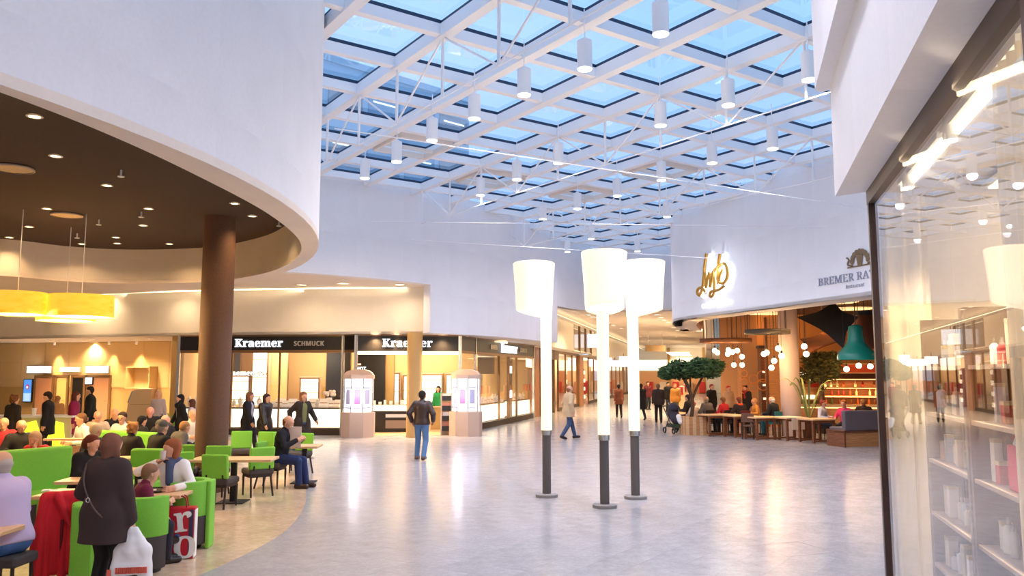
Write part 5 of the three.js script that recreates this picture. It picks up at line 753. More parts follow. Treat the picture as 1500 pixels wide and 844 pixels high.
  { const t = thing('terrace_sofa', 'grey upholstered sofa on a wooden base, back to the hall', 'sofa', at(1258, 25.1), 0.32); part('back_cushion', rbox(1.62, 0.62, 0.16, 0.04, 0, 0.78, 0.3), std('#6d6063', 0.9), t); part('seat_cushion', rbox(1.6, 0.16, 0.6, 0.04, 0, 0.5, -0.05), std('#6d6063', 0.9), t); part('base', box(1.7, 0.42, 0.75, 0, 0.21, 0), M.warmWood, t); part('plinth_rail', box(1.74, 0.05, 0.8, 0, 0.44, 0), M.walnut, t); for (const x of [-0.84, 0.84]) part('end_panel', box(0.06, 0.5, 0.78, x, 0.25, 0), M.walnut, t); }
  { const t = thing('table_lantern', 'small lit lantern beside the grey sofa', 'lantern', at(1283, 25.6, 0.76), 0); part('lantern_glass', cyl(0.06, 0.06, 0.16, 0, 0.01, 0, 12), glow('#ffb56a', 1.4), t); part('lantern_lid', cyl(0.07, 0.03, 0.05, 0, 0.17, 0, 12), M.darkWood, t); }
  frameTable(1290, 26.0, 0.8, 0.3, 'small wooden table carrying a lantern by the sofa');
  // plank planter and olive tree
  const pl = thing('plank_planter', 'square planter box of upright light and dark planks', 'planter', at(1015, 29.6), 0.1);
  for (const [ax, az2, ry] of [[0, 0.38, 0], [0.38, 0, Math.PI / 2], [-0.38, 0, Math.PI / 2], [0, -0.38, 0]]) for (let k = 0; k < 6; k++) { const o = -0.32 + k * 0.128; part('plank', box(0.122, 0.66, 0.03, ax + (ry ? 0 : o), 0.33, az2 + (ry ? o : 0), ry), k % 2 ? M.warmWood : M.oak, pl); } part('soil', box(0.72, 0.04, 0.72, 0, 0.6, 0), std('#33251a', 1), pl);
  const leafGeo = new THREE.OctahedronGeometry(1, 0).scale(0.022, 0.008, 0.06);
  function foliage(n, paint, place, colors) { const m = new THREE.InstancedMesh(leafGeo, std('#ffffff', 0.75), n), o = new THREE.Object3D(), c = new THREE.Color(); for (let i = 0; i < n; i++) { const [x, y, z, s2] = place(i); o.position.set(x, y, z); o.rotation.set(rr(-1, 1), rr(0, 6.3), rr(-1, 1)); o.scale.setScalar(s2); o.updateMatrix(); m.setMatrixAt(i, o.matrix); m.setColorAt(i, c.set(colors[Math.floor(rnd() * colors.length)])); } m.name = 'foliage'; m.userData.kind = 'stuff'; m.castShadow = m.receiveShadow = true; return m; }
  const crown = (rx, ry, rz, cy, n, s2) => { const blobs = Array.from({ length: 16 }, (_, k) => { const a = k * 2.4, q = Math.sqrt((k + 0.5) / 16); return [Math.cos(a) * q * rx * 0.8, cy + rr(-0.35, 0.35) * ry, Math.sin(a) * q * rz * 0.8, rr(0.35, 0.55) * Math.min(rx, ry * 1.6)]; }); return () => { const b = blobs[Math.floor(rnd() * 16)], u = rr(-1, 1), a = rr(0, 6.28), r2 = b[3] * rr(0.35, 1.25), q = Math.sqrt(1 - u * u); return [b[0] + r2 * q * Math.cos(a), b[1] + r2 * u * 0.75, b[2] + r2 * q * Math.sin(a), rr(0.7, 1.3) * s2]; }; };
  { const t = thing('olive_tree', 'olive tree with broad flat dark green crown', 'tree', at(1013, 29.6, 0.62), 0); part('trunk', [tube([[0, 0, 0], [0.05, 0.5, 0.02], [-0.04, 0.95, 0], [-0.25, 1.4, 0.1]], 0.07, 16, 8), tube([[0.03, 0.6, 0], [0.2, 1.05, 0.05], [0.45, 1.45, -0.1]], 0.045, 12, 7), tube([[-0.02, 0.9, 0], [0.02, 1.3, -0.15], [0.0, 1.7, -0.2]], 0.04, 12, 7)], std('#5a4330', 0.9), t); t.add(foliage(11000, 0, crown(1.3, 0.4, 1.0, 1.74, 9000, 1.7), ['#2f4a26', '#3a5a2c', '#24391d', '#4b6a38'])); }
  { const t = thing('ficus_tree', 'tall dark leafy plant inside the restaurant behind the column', 'tree', at(1207, 30.2), 0); part('pot', lathe([[0.001, 0], [0.25, 0], [0.3, 0.5], [0.27, 0.5], [0.001, 0.46]], 20), std('#4c3a2c', 0.7), t); part('trunk', tube([[0, 0.4, 0], [0.03, 1.2, 0], [-0.02, 2.2, 0]], 0.05, 12, 7), std('#4a3624', 0.9), t); t.add(foliage(5000, 0, crown(0.75, 0.95, 0.7, 2.5, 5000, 1.5), ['#4a4a1c', '#5c5a24', '#3a3a18', '#6a5f2c'])); }
  { const t = thing('palm_plant', 'arching palm in a pot in front of the column', 'plant', at(1186, 27.5), 0); part('pot', lathe([[0.001, 0], [0.2, 0], [0.24, 0.6], [0.21, 0.6], [0.001, 0.56]], 18), std('#6a4a34', 0.7), t); for (let k = 0; k < 11; k++) { const a = k * 2.4, L = rr(0.7, 1.15), hh = rr(1.1, 1.7), pts = [], ix = []; for (let q = 0; q <= 10; q++) { const u = q / 10, rad = L * u, y = 0.58 + hh * Math.sin(u * 1.9) * 0.9, w2 = 0.032 * Math.sin(Math.PI * Math.min(1, u * 0.95 + 0.05)) + 0.004; pts.push(Math.cos(a) * rad - Math.sin(a) * w2, y - 0.03, Math.sin(a) * rad + Math.cos(a) * w2, Math.cos(a) * rad, y, Math.sin(a) * rad, Math.cos(a) * rad + Math.sin(a) * w2, y - 0.03, Math.sin(a) * rad - Math.cos(a) * w2); } for (let q = 0; q < 10; q++) for (const o of [0, 1]) { const i = q * 3 + o; ix.push(i, i + 1, i + 3, i + 1, i + 4, i + 3); } const g = new THREE.BufferGeometry(); g.setAttribute('position', new THREE.Float32BufferAttribute(pts, 3)); g.setIndex(ix); g.computeVertexNormals(); worldUV(g); part('frond', g, std(k % 2 ? '#6a7a3a' : '#82884a', 0.7), t); } }
  { const t = thing('stroller', 'dark pushchair with white blanket beside the planter', 'stroller', at(989, 30.0), 0.3); part('seat_shell', sdfMesh([B(V(0, 0.55, 0.1), V(0, 0.75, -0.15), 0.2, 0.2), B(V(0, 0.75, -0.15), V(0, 0.95, -0.1), 0.22, 0.2)], 0.03), std('#3a3540', 0.8), t); part('canopy', new THREE.SphereGeometry(0.28, 18, 10, 0, Math.PI * 2, 0, 1.4).scale(0.85, 0.9, 1).translate(0, 0.85, -0.05), std('#2c2833', 0.8), t); part('blanket', sdfMesh([B(V(0.02, 0.62, 0.25), V(0.05, 0.45, 0.35), 0.11, 0.1)], 0.03), M.white1, t); part('frame', [bar([-0.22, 0.15, 0.3], [-0.22, 1.0, -0.5], 0.018, 6), bar([0.22, 0.15, 0.3], [0.22, 1.0, -0.5], 0.018, 6), bar([-0.22, 1.0, -0.5], [0.22, 1.0, -0.5], 0.022, 6), bar([-0.22, 0.15, -0.35], [-0.22, 0.6, 0], 0.018, 6), bar([0.22, 0.15, -0.35], [0.22, 0.6, 0], 0.018, 6)], M.black, t); for (const [x, z] of [[-0.24, 0.32], [0.24, 0.32], [-0.24, -0.36], [0.24, -0.36]]) part('wheel', new THREE.TorusGeometry(0.095, 0.028, 8, 20).rotateY(Math.PI / 2).translate(x, 0.123, z), M.black, t); part('basket', rbox(0.38, 0.14, 0.5, 0.03, 0, 0.3, -0.02), std('#3f4a36', 0.8), t); }
  // corridor shops behind the restaurant
  const CRf = frameOf([CR[0], 0, CR[1]], [along(CR, 50)[0], 0, along(CR, 50)[1]]);
  for (let k = 0; k < 6; k++) { const t = thing('corridor_display', k % 2 ? 'red display table in the shops beyond the olive tree' : 'cream display table in the shops beyond the olive tree', 'display', CRf.p(6 + k * 5, 0, -1.6), CRf.th, k % 2 ? 'red display tables' : 'cream display tables'); part('table', box(1.6, 0.9, 0.8, 0, 0.45, 0), M.oak, t); for (let q = 0; q < 4; q++) part('goods', rbox(0.3, 0.5, 0.3, 0.03, -0.55 + q * 0.37, 1.15, 0, 1), std(k % 2 ? ['#d22a35', '#f0d0c0'][q % 2] : ['#f0e0c8', '#c88a4a'][q % 2], 0.8), t); }
  for (const s2 of [8, 22, 38]) { const p = CRf.p(s2, 3.36, -1.5), t = thing('shop_light', 'light panel inside the shops beyond the olive tree', 'lamp', p, CRf.th, 'light panels beyond the olive tree'); part('diffuser', box(8, 0.02, 1.2), glow('#ffe4ba', 1.5), t); part('rim', box(8.1, 0.03, 1.3, 0, 0.025, 0), M.cream, t); lampArea(t, [0, -0.03, 0], [p[0], 0, p[2]], 8, 1.2, '#ffd9a6', 6); }
}
// ================================================================ CAFE FURNITURE
const bend = (g, k) => { const p = g.attributes.position; for (let i = 0; i < p.count; i++) p.setZ(i, p.getZ(i) + k * p.getX(i) ** 2); g.computeVertexNormals(); return g; };
const chairGeo = {
  back: bend(new RoundedBoxGeometry(0.46, 0.4, 0.06, 4, 0.028).translate(0, 0, 0), 0.55).rotateX(-0.12).translate(0, 0.68, -0.24), seat: rbox(0.46, 0.11, 0.46, 0.04, 0, 0.435, 0, 3), apron: box(0.4, 0.05, 0.4, 0, 0.365, 0),
  fl: [-1, 1].map((x) => cyl(0.014, 0.022, 0.36, 0, 0, 0, 10).translate(x * 0.19, 0, 0.19)), bl: [-1, 1].map((x) => bar([x * 0.2, 0, -0.27], [x * 0.18, 0.37, -0.18], 0.019, 8)), stile: [-1, 1].map((x) => bar([x * 0.15, 0.38, -0.2], [x * 0.14, 0.55, -0.23], 0.016, 8)),
};
function sideChair(px, D, turn, label, group) { const t = thing('side_chair', label, 'chair', at(px, D), turn, group); part('backrest', chairGeo.back, M.green, t); part('seat', chairGeo.seat, M.charcoal, t); part('seat_frame', chairGeo.apron, M.darkWood, t); for (const k of [0, 1]) { part('leg', chairGeo.fl[k], M.darkWood, t); part('leg', chairGeo.bl[k], M.darkWood, t); part('back_post', chairGeo.stile[k], M.darkWood, t); } return t; }
function tubShell(r, t, y0, y1, a0, a1) { const s = new THREE.Shape(); s.absarc(0, 0, r, a0, a1, false); s.absarc(0, 0, r - t, a1, a0, true); s.closePath(); return new THREE.ExtrudeGeometry(s, { depth: y1 - y0, bevelEnabled: true, bevelSize: 0.015, bevelThickness: 0.02, bevelSegments: 3, curveSegments: 20 }).rotateX(-Math.PI / 2).translate(0, y0, 0); }
const tubGeo = { shell: toCreasedNormals(tubShell(0.34, 0.08, 0.44, 0.84, -0.35, Math.PI + 0.35), 0.6), skirt: toCreasedNormals(tubShell(0.33, 0.05, 0.08, 0.44, -0.3, Math.PI + 0.3), 0.6), spine: bend(new RoundedBoxGeometry(0.3, 0.86, 0.06, 4, 0.02), 0.9).translate(0, 0.43, -0.37), seat: cyl(0.27, 0.28, 0.14, 0, 0.34, 0.02, 28), foot: cyl(0.24, 0.24, 0.06, 0, 0, 0, 24) };
function tubChair(px, D, turn, label) { const t = thing('tub_chair', label, 'armchair', at(px, D), turn); part('back_shell', tubGeo.shell, M.green, t); part('side_skirt', tubGeo.skirt, M.charcoal, t); part('rear_panel', tubGeo.spine, M.green, t); part('seat_cushion', tubGeo.seat, M.charcoal, t); part('foot_ring', tubGeo.foot, M.nearBlack, t); t.scale.set(0.88, 0.98, 0.88); return t; }
function cafeTable(px, D, w, d, turn, label, h = 0.75) { const t = thing('cafe_table', label, 'table', at(px, D), turn); part('tabletop', rbox(w, 0.045, d, 0.01, 0, h - 0.022, 0), M.oak, t); const xs = w > 1.5 ? [-w / 2 + 0.35, w / 2 - 0.35] : [0]; for (const x of xs) { part('pedestal', box(0.09, h - 0.05, 0.09, x, (h - 0.05) / 2, 0), M.nearBlack, t); part('base_plate', rbox(0.46, 0.02, 0.46, 0.006, x, 0.01, 0, 1), M.nearBlack, t); } return t; }
function bench(a, b, h, label) { const f = frameOf(a, b), t = thing('green_bench', label, 'bench', a, f.th), L = f.L; part('backrest', rbox(L, h - 0.4, 0.16, 0.05, L / 2, 0.4 + (h - 0.4) / 2, 0, 3), M.green, t); part('seat_cushion', rbox(L, 0.14, 0.55, 0.04, L / 2, 0.42, 0.3, 3), M.green, t); part('base', box(L - 0.04, 0.34, 0.6, L / 2, 0.18, 0.24), M.charcoal, t); return t; }
{
  bench(at(-70, 11.2), at(98, 12.6), 1.1, 'long bright green bench with tall plain back behind lavender shirt man');
  bench(at(138, 17.2), at(226, 16.4), 1.02, 'green bench in front of the row of farther cafe guests');
  bench(at(190, 13.4), at(237, 13.3), 0.98, 'short green bench behind the woman drinking');
  cafeTable(168, 10.1, 1.75, 0.66, 0.04, 'long oak table where the drinking woman sits');
  cafeTable(114, 11.3, 0.5, 0.5, 0.1, 'small oak table in front of auburn haired woman');
  cafeTable(-48, 7.6, 0.55, 0.7, 0.0, 'oak table before the lavender shirt man');
  cafeTable(200, 12.5, 0.75, 0.5, 0.2, 'oak table before the short green bench');
  cafeTable(341, 14.1, 1.4, 0.62, 0.05, 'oak table with black pedestal beside green chairs');
  cafeTable(445, 16.6, 0.62, 0.62, 0.05, 'oak table in front of the newspaper reader');
  cafeTable(200, 14.3, 0.7, 0.5, 0.3, 'oak table behind short green bench');
  cafeTable(90, 13.4, 0.9, 0.6, 0.1, 'oak table carrying cup and saucer');
  cafeTable(18, 13.0, 1.2, 0.6, 0.1, 'pale table in front of the old lady');
  sideChair(322, 13.6, Math.PI - 0.12, 'green backed chair pushed to oak pedestal table, its back turned');
  sideChair(313, 14.8, 0.1, 'green backed chair across the oak pedestal table');
  sideChair(376, 14.9, -2.5, 'green backed chair at the end of pedestal table');
  sideChair(398, 15.9, 1.45, 'green backed chair under the newspaper reader');
  sideChair(352, 18.6, 0.3, 'green backed chair between brown column and walking women'); sideChair(383, 18.4, -0.2, 'green backed chair behind the newspaper reader table row');
  sideChair(412, 18.3, 0.2, 'green chair past the newspaper reader, half hidden'); sideChair(436, 18.0, -0.4, 'green chair beside the walking woman in olive');
  sideChair(270, 15.0, 0.2, 'green chair beside column behind the drinking woman'); sideChair(258, 13.6, 0.3, 'green chair just behind the drinking woman'); sideChair(247, 14.3, 0.5, 'green chair between short bench and column');
  tubChair(269, 10.5, -1.45, 'green tub chair holding the drinking woman'); tubChair(206, 9.25, 2.6, 'green tub chair under the child in maroon'); tubChair(148, 8.75, Math.PI - 0.2, 'green tub chair behind the woman in brown coat');
  const rc = sideChair(84, 8.95, Math.PI + 0.5, 'green backed chair covered by a red coat'), p = rc.position;
  { // red coat thrown over the chair back
    const t = thing('red_coat', 'bright red coat hung over a chair back', 'coat', [p.x, 0, p.z], Math.PI + 0.5), pr = []; t.scale.x = 0.74;
    for (let k = 0; k < 6; k++) { const x = -0.22 + k * 0.088; pr.push(B(V(x, 0.88, -0.25), V(x * 1.15, 0.12 + (k % 2) * 0.06, -0.36 - (k % 3) * 0.03), 0.05, 0.058 + (k % 2) * 0.015, 0.03)); pr.push(B(V(x, 0.88, -0.25), V(x, 0.55, -0.13), 0.045, 0.04, 0.03)); }
    pr.push(B(V(-0.2, 0.9, -0.25), V(0.2, 0.9, -0.25), 0.055, 0.055, 0.04)); pr.push(B(V(0.22, 0.86, -0.27), V(0.32, 0.35, -0.34), 0.06, 0.05, 0.03)); pr.push(B(V(0.05, 0.9, -0.3), V(-0.12, 0.62, -0.37), 0.06, 0.03, 0.02));
    part('wool_body', sdfMesh(pr, 0.014), metric(std('#d8202e', 0.95, { map: feltTex }), 5), t); part('lining', sdfMesh([B(V(-0.02, 0.66, -0.37), V(-0.03, 0.16, -0.405), 0.022, 0.025)], 0.012), std('#6e1018', 0.9), t);
  }
  { // printed red shopping bag on the floor
    const t = thing('shopping_bag', 'large red and white printed shopping bag on the floor', 'bag', at(259, 9.9), 0.2), s = [[-0.2, 0], [0.2, 0], [0.21, 0.6], [-0.21, 0.6]];
    part('bag_body', rbox(0.4, 0.6, 0.17, 0.015, 0, 0.3, 0), std('#c5162c', 0.45), t); part('white_side', rbox(0.012, 0.56, 0.165, 0.004, 0.2, 0.29, 0), M.white1, t); part('grey_edge', rbox(0.05, 0.55, 0.01, 0.004, 0.16, 0.3, 0.086), std('#3a3450', 0.6), t);
    const or = words('or', 0.3, font, 0.006); or.rotateZ(0.12).translate(-0.05, 0.42, 0.086); part('lettering', or, M.white1, t); const ro = words('ro', 0.34, font, 0.006); ro.translate(-0.03, 0.14, 0.086); part('lettering', ro, M.white1, t);
    for (const z of [-0.05, 0.05]) part('handle', tube([[-0.1, 0.59, z], [-0.07, 0.72, z], [0.07, 0.72, z], [0.1, 0.59, z]], 0.008, 16, 6), std('#a01022', 0.6), t);
  }
  const small = (name, label, cat, px, D, y, build, turn = 0) => { const t = thing(name, label, cat, at(px, D, y), turn); build(t); return t; };
  small('serving_tray', 'dark round serving tray on the long oak table', 'tray', 226, 10.15, 0.755, (t) => { part('dish', lathe([[0.001, 0], [0.2, 0], [0.215, 0.02], [0.205, 0.02], [0.195, 0.008], [0.001, 0.008]], 32), M.nearBlack, t); part('napkin', box(0.12, 0.006, 0.1, -0.03, 0.012, 0.02, 0.4), M.paper, t); });
  small('coffee_glass', 'half full glass of coffee on the long oak table', 'glass', 206, 10.2, 0.755, (t) => { part('glass_wall', lathe([[0.001, 0], [0.03, 0], [0.04, 0.13], [0.037, 0.13], [0.028, 0.006], [0.001, 0.006]], 18), std('#d9d2c8', 0.15), t); part('coffee', cyl(0.029, 0.034, 0.06, 0, 0.008, 0, 16), std('#3a1f12', 0.3), t); });
  small('coffee_cup', 'white cup on a saucer on the oak table', 'cup', 92, 13.35, 0.755, (t) => { part('saucer', lathe([[0.001, 0], [0.06, 0], [0.1, 0.015], [0.001, 0.01]], 24), M.white1, t); part('cup', lathe([[0.001, 0.01], [0.035, 0.01], [0.06, 0.1], [0.055, 0.1], [0.001, 0.03]], 20), M.white1, t); part('handle', new THREE.TorusGeometry(0.025, 0.006, 6, 14).translate(0.075, 0.06, 0), M.white1, t); });
  small('newspaper', 'open newspaper held up by the seated reader', 'newspaper', 428, 15.95, 0.86, (t) => { for (const s of [-1, 1]) { const g = new THREE.BoxGeometry(0.3, 0.4, 0.006, 8, 1, 1); const pp = g.attributes.position; for (let i = 0; i < pp.count; i++) pp.setZ(i, pp.getZ(i) + 0.05 * Math.cos((pp.getX(i) + 0.15) / 0.3 * 2.5)); g.computeVertexNormals(); part('sheet', g.rotateY(s * 0.35).translate(s * 0.15, 0.12, 0), std('#f0dcd4', 0.9), t); } part('print', box(0.2, 0.1, 0.003, 0, 0.16, 0.06), std('#b9a8a4', 0.9), t); }, -1.0);
  small('paper_sheet', 'small white napkin on the long oak table', 'napkin', 72, 10.2, 0.752, (t) => { part('sheet', box(0.16, 0.004, 0.12), M.white1, t); part('fold', box(0.08, 0.01, 0.12, -0.03, 0.006, 0), M.white1, t); }, 0.4);
  { const t = thing('oak_partition', 'low oak planked partition between cafe seats', 'partition', at(103, 15.2), 0.02); for (let k = 0; k < 3; k++) part('plank', box(0.98, 0.22, 0.04, 0, 0.3 + k * 0.225, 0), M.oak, t); part('cap', box(1.04, 0.035, 0.16, 0, 0.98, 0), M.oak, t); for (const x of [-0.46, 0.46]) part('post', box(0.06, 0.95, 0.08, x, 0.475, -0.03), M.nearBlack, t); }
}
// ================================================================ THE PEOPLE
const stoolGeo = [rbox(0.4, 0.1, 0.4, 0.03, 0, 0.41, 0), [-1, 1].flatMap((x) => [-1, 1].map((z) => bar([x * 0.16, 0, z * 0.16], [x * 0.15, 0.37, z * 0.15], 0.018, 6)))];
function stool(p, label) { const t = thing('cafe_stool', 'dark padded stool under ' + label, 'stool', [p[0], 0, p[2]], 0); part('seat', stoolGeo[0], M.charcoal, t); for (const l of stoolGeo[1]) part('leg', l, M.darkWood, t); }
const PI = Math.PI;
const walk = (px, D, face, o) => person({ pos: at(px, D), face, pose: 'walk', ...o });
const stand = (px, D, face, o) => person({ pos: at(px, D), face, pose: 'stand', ...o });
const sit = (px, D, face, o) => { const p = at(px, D); if (o.stool) stool(p, o.stool); return person({ pos: p, face, pose: 'sit', ...o }); };
// --- near figures
const lady = stand(146, 7.8, PI - 0.25, { near: true, label: 'woman in long dark brown coat holding a white carrier bag', h: 1.64, female: true, coat: true, puffy: true, w: 1.12, hem: 0.66, flare: 0.02, top: '#3a2a28', legs: '#17120f', hair: 'bob', hairColor: '#7c4e3a', grip: true, hands: [[-0.25, 0.8, 0.1], [0.2, 1.0, 0.2]] });
{ // strap across the back, and the carrier bag in her hand
  const strap = tube([[0.19, 1.44, -0.07], [0.1, 1.25, -0.19], [-0.06, 1.0, -0.2], [-0.19, 0.86, -0.12]], 0.009, 30, 6); part('strap_ring', new THREE.TorusGeometry(0.022, 0.006, 8, 18).translate(0.02, 1.1, -0.215), M.chrome, part('bag_strap', strap, std('#5a4440', 0.5), lady)); 
  const q = new THREE.Vector3(-0.25, 0.78, 0.1).multiplyScalar(1.64 / 1.75).applyAxisAngle(new THREE.Vector3(0, 1, 0), PI - 0.25).add(lady.position);
  const t = thing('carrier_bag', 'white plastic carrier bag with red lettering held by woman', 'bag', [q.x + 0.03, 0.1, q.z + 0.02], -0.1);
  part('bag_body', sdfMesh([...[-1, 1].flatMap((s) => [B(V(s * 0.13, 0.04, 0.02), V(s * 0.11, 0.4, 0), 0.06, 0.04, 0.05), B(V(s * 0.11, 0.38, 0), V(s * 0.02, 0.57, 0), 0.04, 0.016, 0.03)]), B(V(-0.1, 0.06, 0), V(0.1, 0.06, 0), 0.07, 0.07), B(V(-0.09, 0.24, 0.01), V(0.09, 0.26, 0.01), 0.068, 0.06), B(V(-0.09, 0.4, 0), V(0.09, 0.4, 0), 0.045, 0.045), B(V(0, 0.38, 0), V(0, 0.53, 0), 0.07, 0.025), B(V(-0.05, 0.46, 0), V(0.05, 0.46, 0), 0.035, 0.035), B(V(-0.06, 0.32, 0), V(0.06, 0.33, 0), 0.05, 0.05)], 0.011), std('#f3efec', 0.5), t);
  const pr = [box(0.03, 0.07, 0.01, -0.15, 0.205, 0.07)]; for (let k = 0; k < 8; k++) { const x = -0.085 + k * 0.033, y = 0.235 + k * 0.002; pr.push(box(0.011, 0.05, 0.012, x, y, 0.079), box(0.01, 0.05, 0.012, x + 0.016, y, 0.079)); if (k % 3 !== 1) pr.push(box(0.026, 0.011, 0.012, x + 0.008, y + (k % 2 ? 0.018 : -0.018), 0.079)); }
  part('red_print', pr, std('#e0604c', 0.6), t); t.scale.set(1.2, 1.12, 1.2);
}
sit(6, 8.0, -PI / 2 - 0.4, { near: true, stool: 'the lavender shirt man', label: 'seated man in lavender shirt and blue jeans', h: 1.88, w: 1.28, belly: true, lean: 0.22, top: '#c9b6d6', legs: '#4a6ea8', hair: 'thin', hairColor: '#b8aca0', hands: [[-0.15, 0.82, 0.42], [0.15, 0.82, 0.42]] });
const drinker = sit(252, 10.5, -0.15, { near: true, label: 'auburn woman in white sweater with blue scarf, drinking', h: 1.74, female: true, hip: 0.58, top: '#f2eeea', scarf: '#4d5878', legs: '#41659c', boots: true, shoes: '#1c1614', hair: 'bob', hairColor: '#94502c', headYaw: -0.5, hands: [[-0.14, 1.09, 0.2], [0.22, 0.8, 0.36]], feet: [[0.42, 0.27, 0.58], [0.1, 0.08, 0.36]] });
const glassAt = (() => { const [, e, r] = drinker.arms[0], d = r.clone().sub(e).normalize(); return r.clone().addScaledVector(d, 0.085).add(V(0.02, 0.0, 0.03)).multiplyScalar(drinker.scale.x).applyAxisAngle(V(0, 1, 0), drinker.rotation.y).add(drinker.position); })();
{ const t = thing('drinking_glass', 'clear glass raised to the drinking woman\'s mouth', 'glass', glassAt.toArray(), 0); part('tumbler', lathe([[0.001, 0], [0.03, 0], [0.036, 0.11], [0.033, 0.11], [0.027, 0.006], [0.001, 0.006]], 18), std('#e6dcd6', 0.1), t); part('water', cyl(0.028, 0.03, 0.05, 0, 0.008, 0, 16), std('#cfc4be', 0.1), t); }
sit(192, 9.45, 2.2, { near: true, label: 'child in maroon top sitting at the long oak table', h: 1.5, female: true, top: '#6e1638', legs: '#2a2630', hair: 'short', hairColor: '#8a6148', lean: 0.25, hands: [[-0.12, 0.82, 0.4], [0.12, 0.82, 0.4]] });
sit(116, 11.9, 1.1, { near: true, label: 'auburn haired woman in black at the end of the long green bench', h: 1.72, female: true, coat: true, top: '#161213', legs: '#15131a', hair: 'updo', hairColor: '#6a2c1c', headYaw: 0.3, lean: 0.25, hands: [[-0.1, 0.8, 0.4], [0.1, 0.8, 0.4]] });
sit(408, 15.9, 1.4, { near: true, label: 'balding man in navy sweater reading a newspaper', h: 1.8, w: 1.12, top: '#16151f', legs: '#22315c', shoes: '#3a2418', hair: 'thin', hairColor: '#7a4a30', headPitch: 0.3, lean: 0.2, hands: [[-0.12, 0.9, 0.4], [0.12, 0.9, 0.4]], feet: [[-0.1, 0.08, 0.45], [0.12, 0.08, 0.5]] });
// --- rows of guests behind
sit(55, 13.7, 0.1, { near: true, stool: 'the old lady in red', label: 'fair haired old lady in red leaning over pale table', h: 1.66, female: true, top: '#cf2430', hair: 'bob', hairColor: '#c9a07c', lean: 0.35, headPitch: 0.3, hands: [[0.05, 1.02, 0.34], [0.2, 0.8, 0.35]] });
sit(22, 15.4, 0.9, { stool: 'the bald man in black jacket', label: 'bald man in black jacket beside yellow counter', h: 1.72, coat: true, top: '#1d1b1c', hair: 'bald', headPitch: 0.2 });
sit(2, 16.6, 0.3, { stool: 'the grey man in red', label: 'grey haired man in red sweater at the cafe edge', h: 1.7, top: '#c8323a', hair: 'thin', hairColor: '#9a8c80' });
sit(128, 14.4, PI - 0.4, { stool: 'the silver haired woman', label: 'silver blonde woman in navy seen from behind', h: 1.7, female: true, coat: true, top: '#1a2236', hair: 'short', hairColor: '#cdb492' });
sit(121, 17.3, -0.7, { stool: 'the brown haired man in white shirt', label: 'brown haired man in white shirt looking towards counter', h: 1.76, top: '#efe6df', hair: 'short', hairColor: '#6a4630' });
sit(139, 19.0, 0.5, { stool: 'the grey haired man in pale pullover', label: 'grey haired man in pale pullover behind oak partition', h: 1.74, top: '#b9a596', hair: 'thin', hairColor: '#8a7460' });
sit(162, 20.0, 0.8, { stool: 'the bald man in black sweater', label: 'bald man in black sweater behind the green bench', h: 1.74, top: '#131214', hair: 'bald' });
sit(178, 18.2, 0.0, { stool: 'the man with glasses', label: 'dark haired man with glasses facing over green bench', h: 1.74, top: '#ddd6d0', hair: 'short', hairColor: '#2a1a12', glasses: true });
sit(199, 18.2, 2.6, { stool: 'the black haired guest', label: 'black haired guest in dark jacket turned away', h: 1.62, coat: true, top: '#191618', hair: 'short', hairColor: '#120d0c' });
sit(185, 15.0, PI - 0.2, { stool: 'the curly woman', label: 'curly ginger blonde woman in dark top seen from behind', h: 1.68, female: true, top: '#2a201c', hair: 'curly', hairColor: '#b57c46' });
sit(217, 20.8, 0.4, { stool: 'the bald man in black coat', label: 'bald man in black coat behind the grey cap', h: 1.76, coat: true, top: '#1a1716', hair: 'bald', skin: '#dc9a86' });
sit(231, 17.6, 0.9, { stool: 'the pink headed man', label: 'pink headed bald man in charcoal jacket leaning forward', h: 1.74, coat: true, top: '#2b2725', hair: 'bald', skin: '#e09888', lean: 0.3 });
sit(248, 16.3, 2.4, { stool: 'the man in grey jacket', label: 'man in grey jacket bent over with ginger hair', h: 1.66, coat: true, puffy: true, top: '#5a5450', hair: 'short', hairColor: '#a87a4e', lean: 0.4 });
sit(226, 14.6, PI - 0.5, { stool: 'the man in flat cap', label: 'man in black coat wearing grey flat cap', h: 1.74, coat: true, top: '#141215', hair: 'short', hairColor: '#8a7a70', hat: '#5f5a58' });
sit(275, 18.8, 1.0, { stool: 'the man in cream', label: 'man in cream pullover half behind the brown column', h: 1.78, top: '#e6d8c2', hair: 'thin', hairColor: '#b08a6a' });
// --- standing guests and passers-by
stand(13, 20.5, PI - 0.4, { label: 'person in black coat with curly brown hair at the counter', h: 1.68, coat: true, top: '#15120f', hair: 'curly', hairColor: '#6a4020' });
stand(67, 21.6, -PI / 2 + 0.2, { label: 'man in long black coat queueing at the yellow counter', h: 1.74, coat: true, hem: 0.6, top: '#12100f', hair: 'short', hairColor: '#2a1a12', headPitch: 0.2 });
stand(79, 24.6, PI, { label: 'person in tan jacket partly behind the queueing man', h: 1.55, coat: true, top: '#c08a52', legs: '#b08252', hair: 'short', hairColor: '#b07a44' });
stand(104, 22.6, PI / 2 + 0.3, { label: 'long haired woman in burgundy coat', h: 1.72, female: true, coat: true, hem: 0.55, top: '#8a1446', hair: 'long', hairColor: '#5a2c1a' });
stand(130, 25.5, -PI / 2 + 0.3, { label: 'man in dark green jacket before the open doorway', h: 1.82, coat: true, w: 1.1, top: '#1a1c17', hair: 'short', hairColor: '#3a281e' });
stand(229, 25.5, 0.2, { label: 'blonde woman in grey top before the kiosk', h: 1.7, female: true, top: '#b7a8a4', hair: 'long', hairColor: '#d8a878' });
walk(263, 22.8, -PI / 2 + 0.5, { label: 'woman in black with black headscarf and white strap', h: 1.64, female: true, coat: true, hem: 0.4, top: '#0e0d10', hair: 'scarf', hairColor: '#100e12', open: '#d8d0cc' });
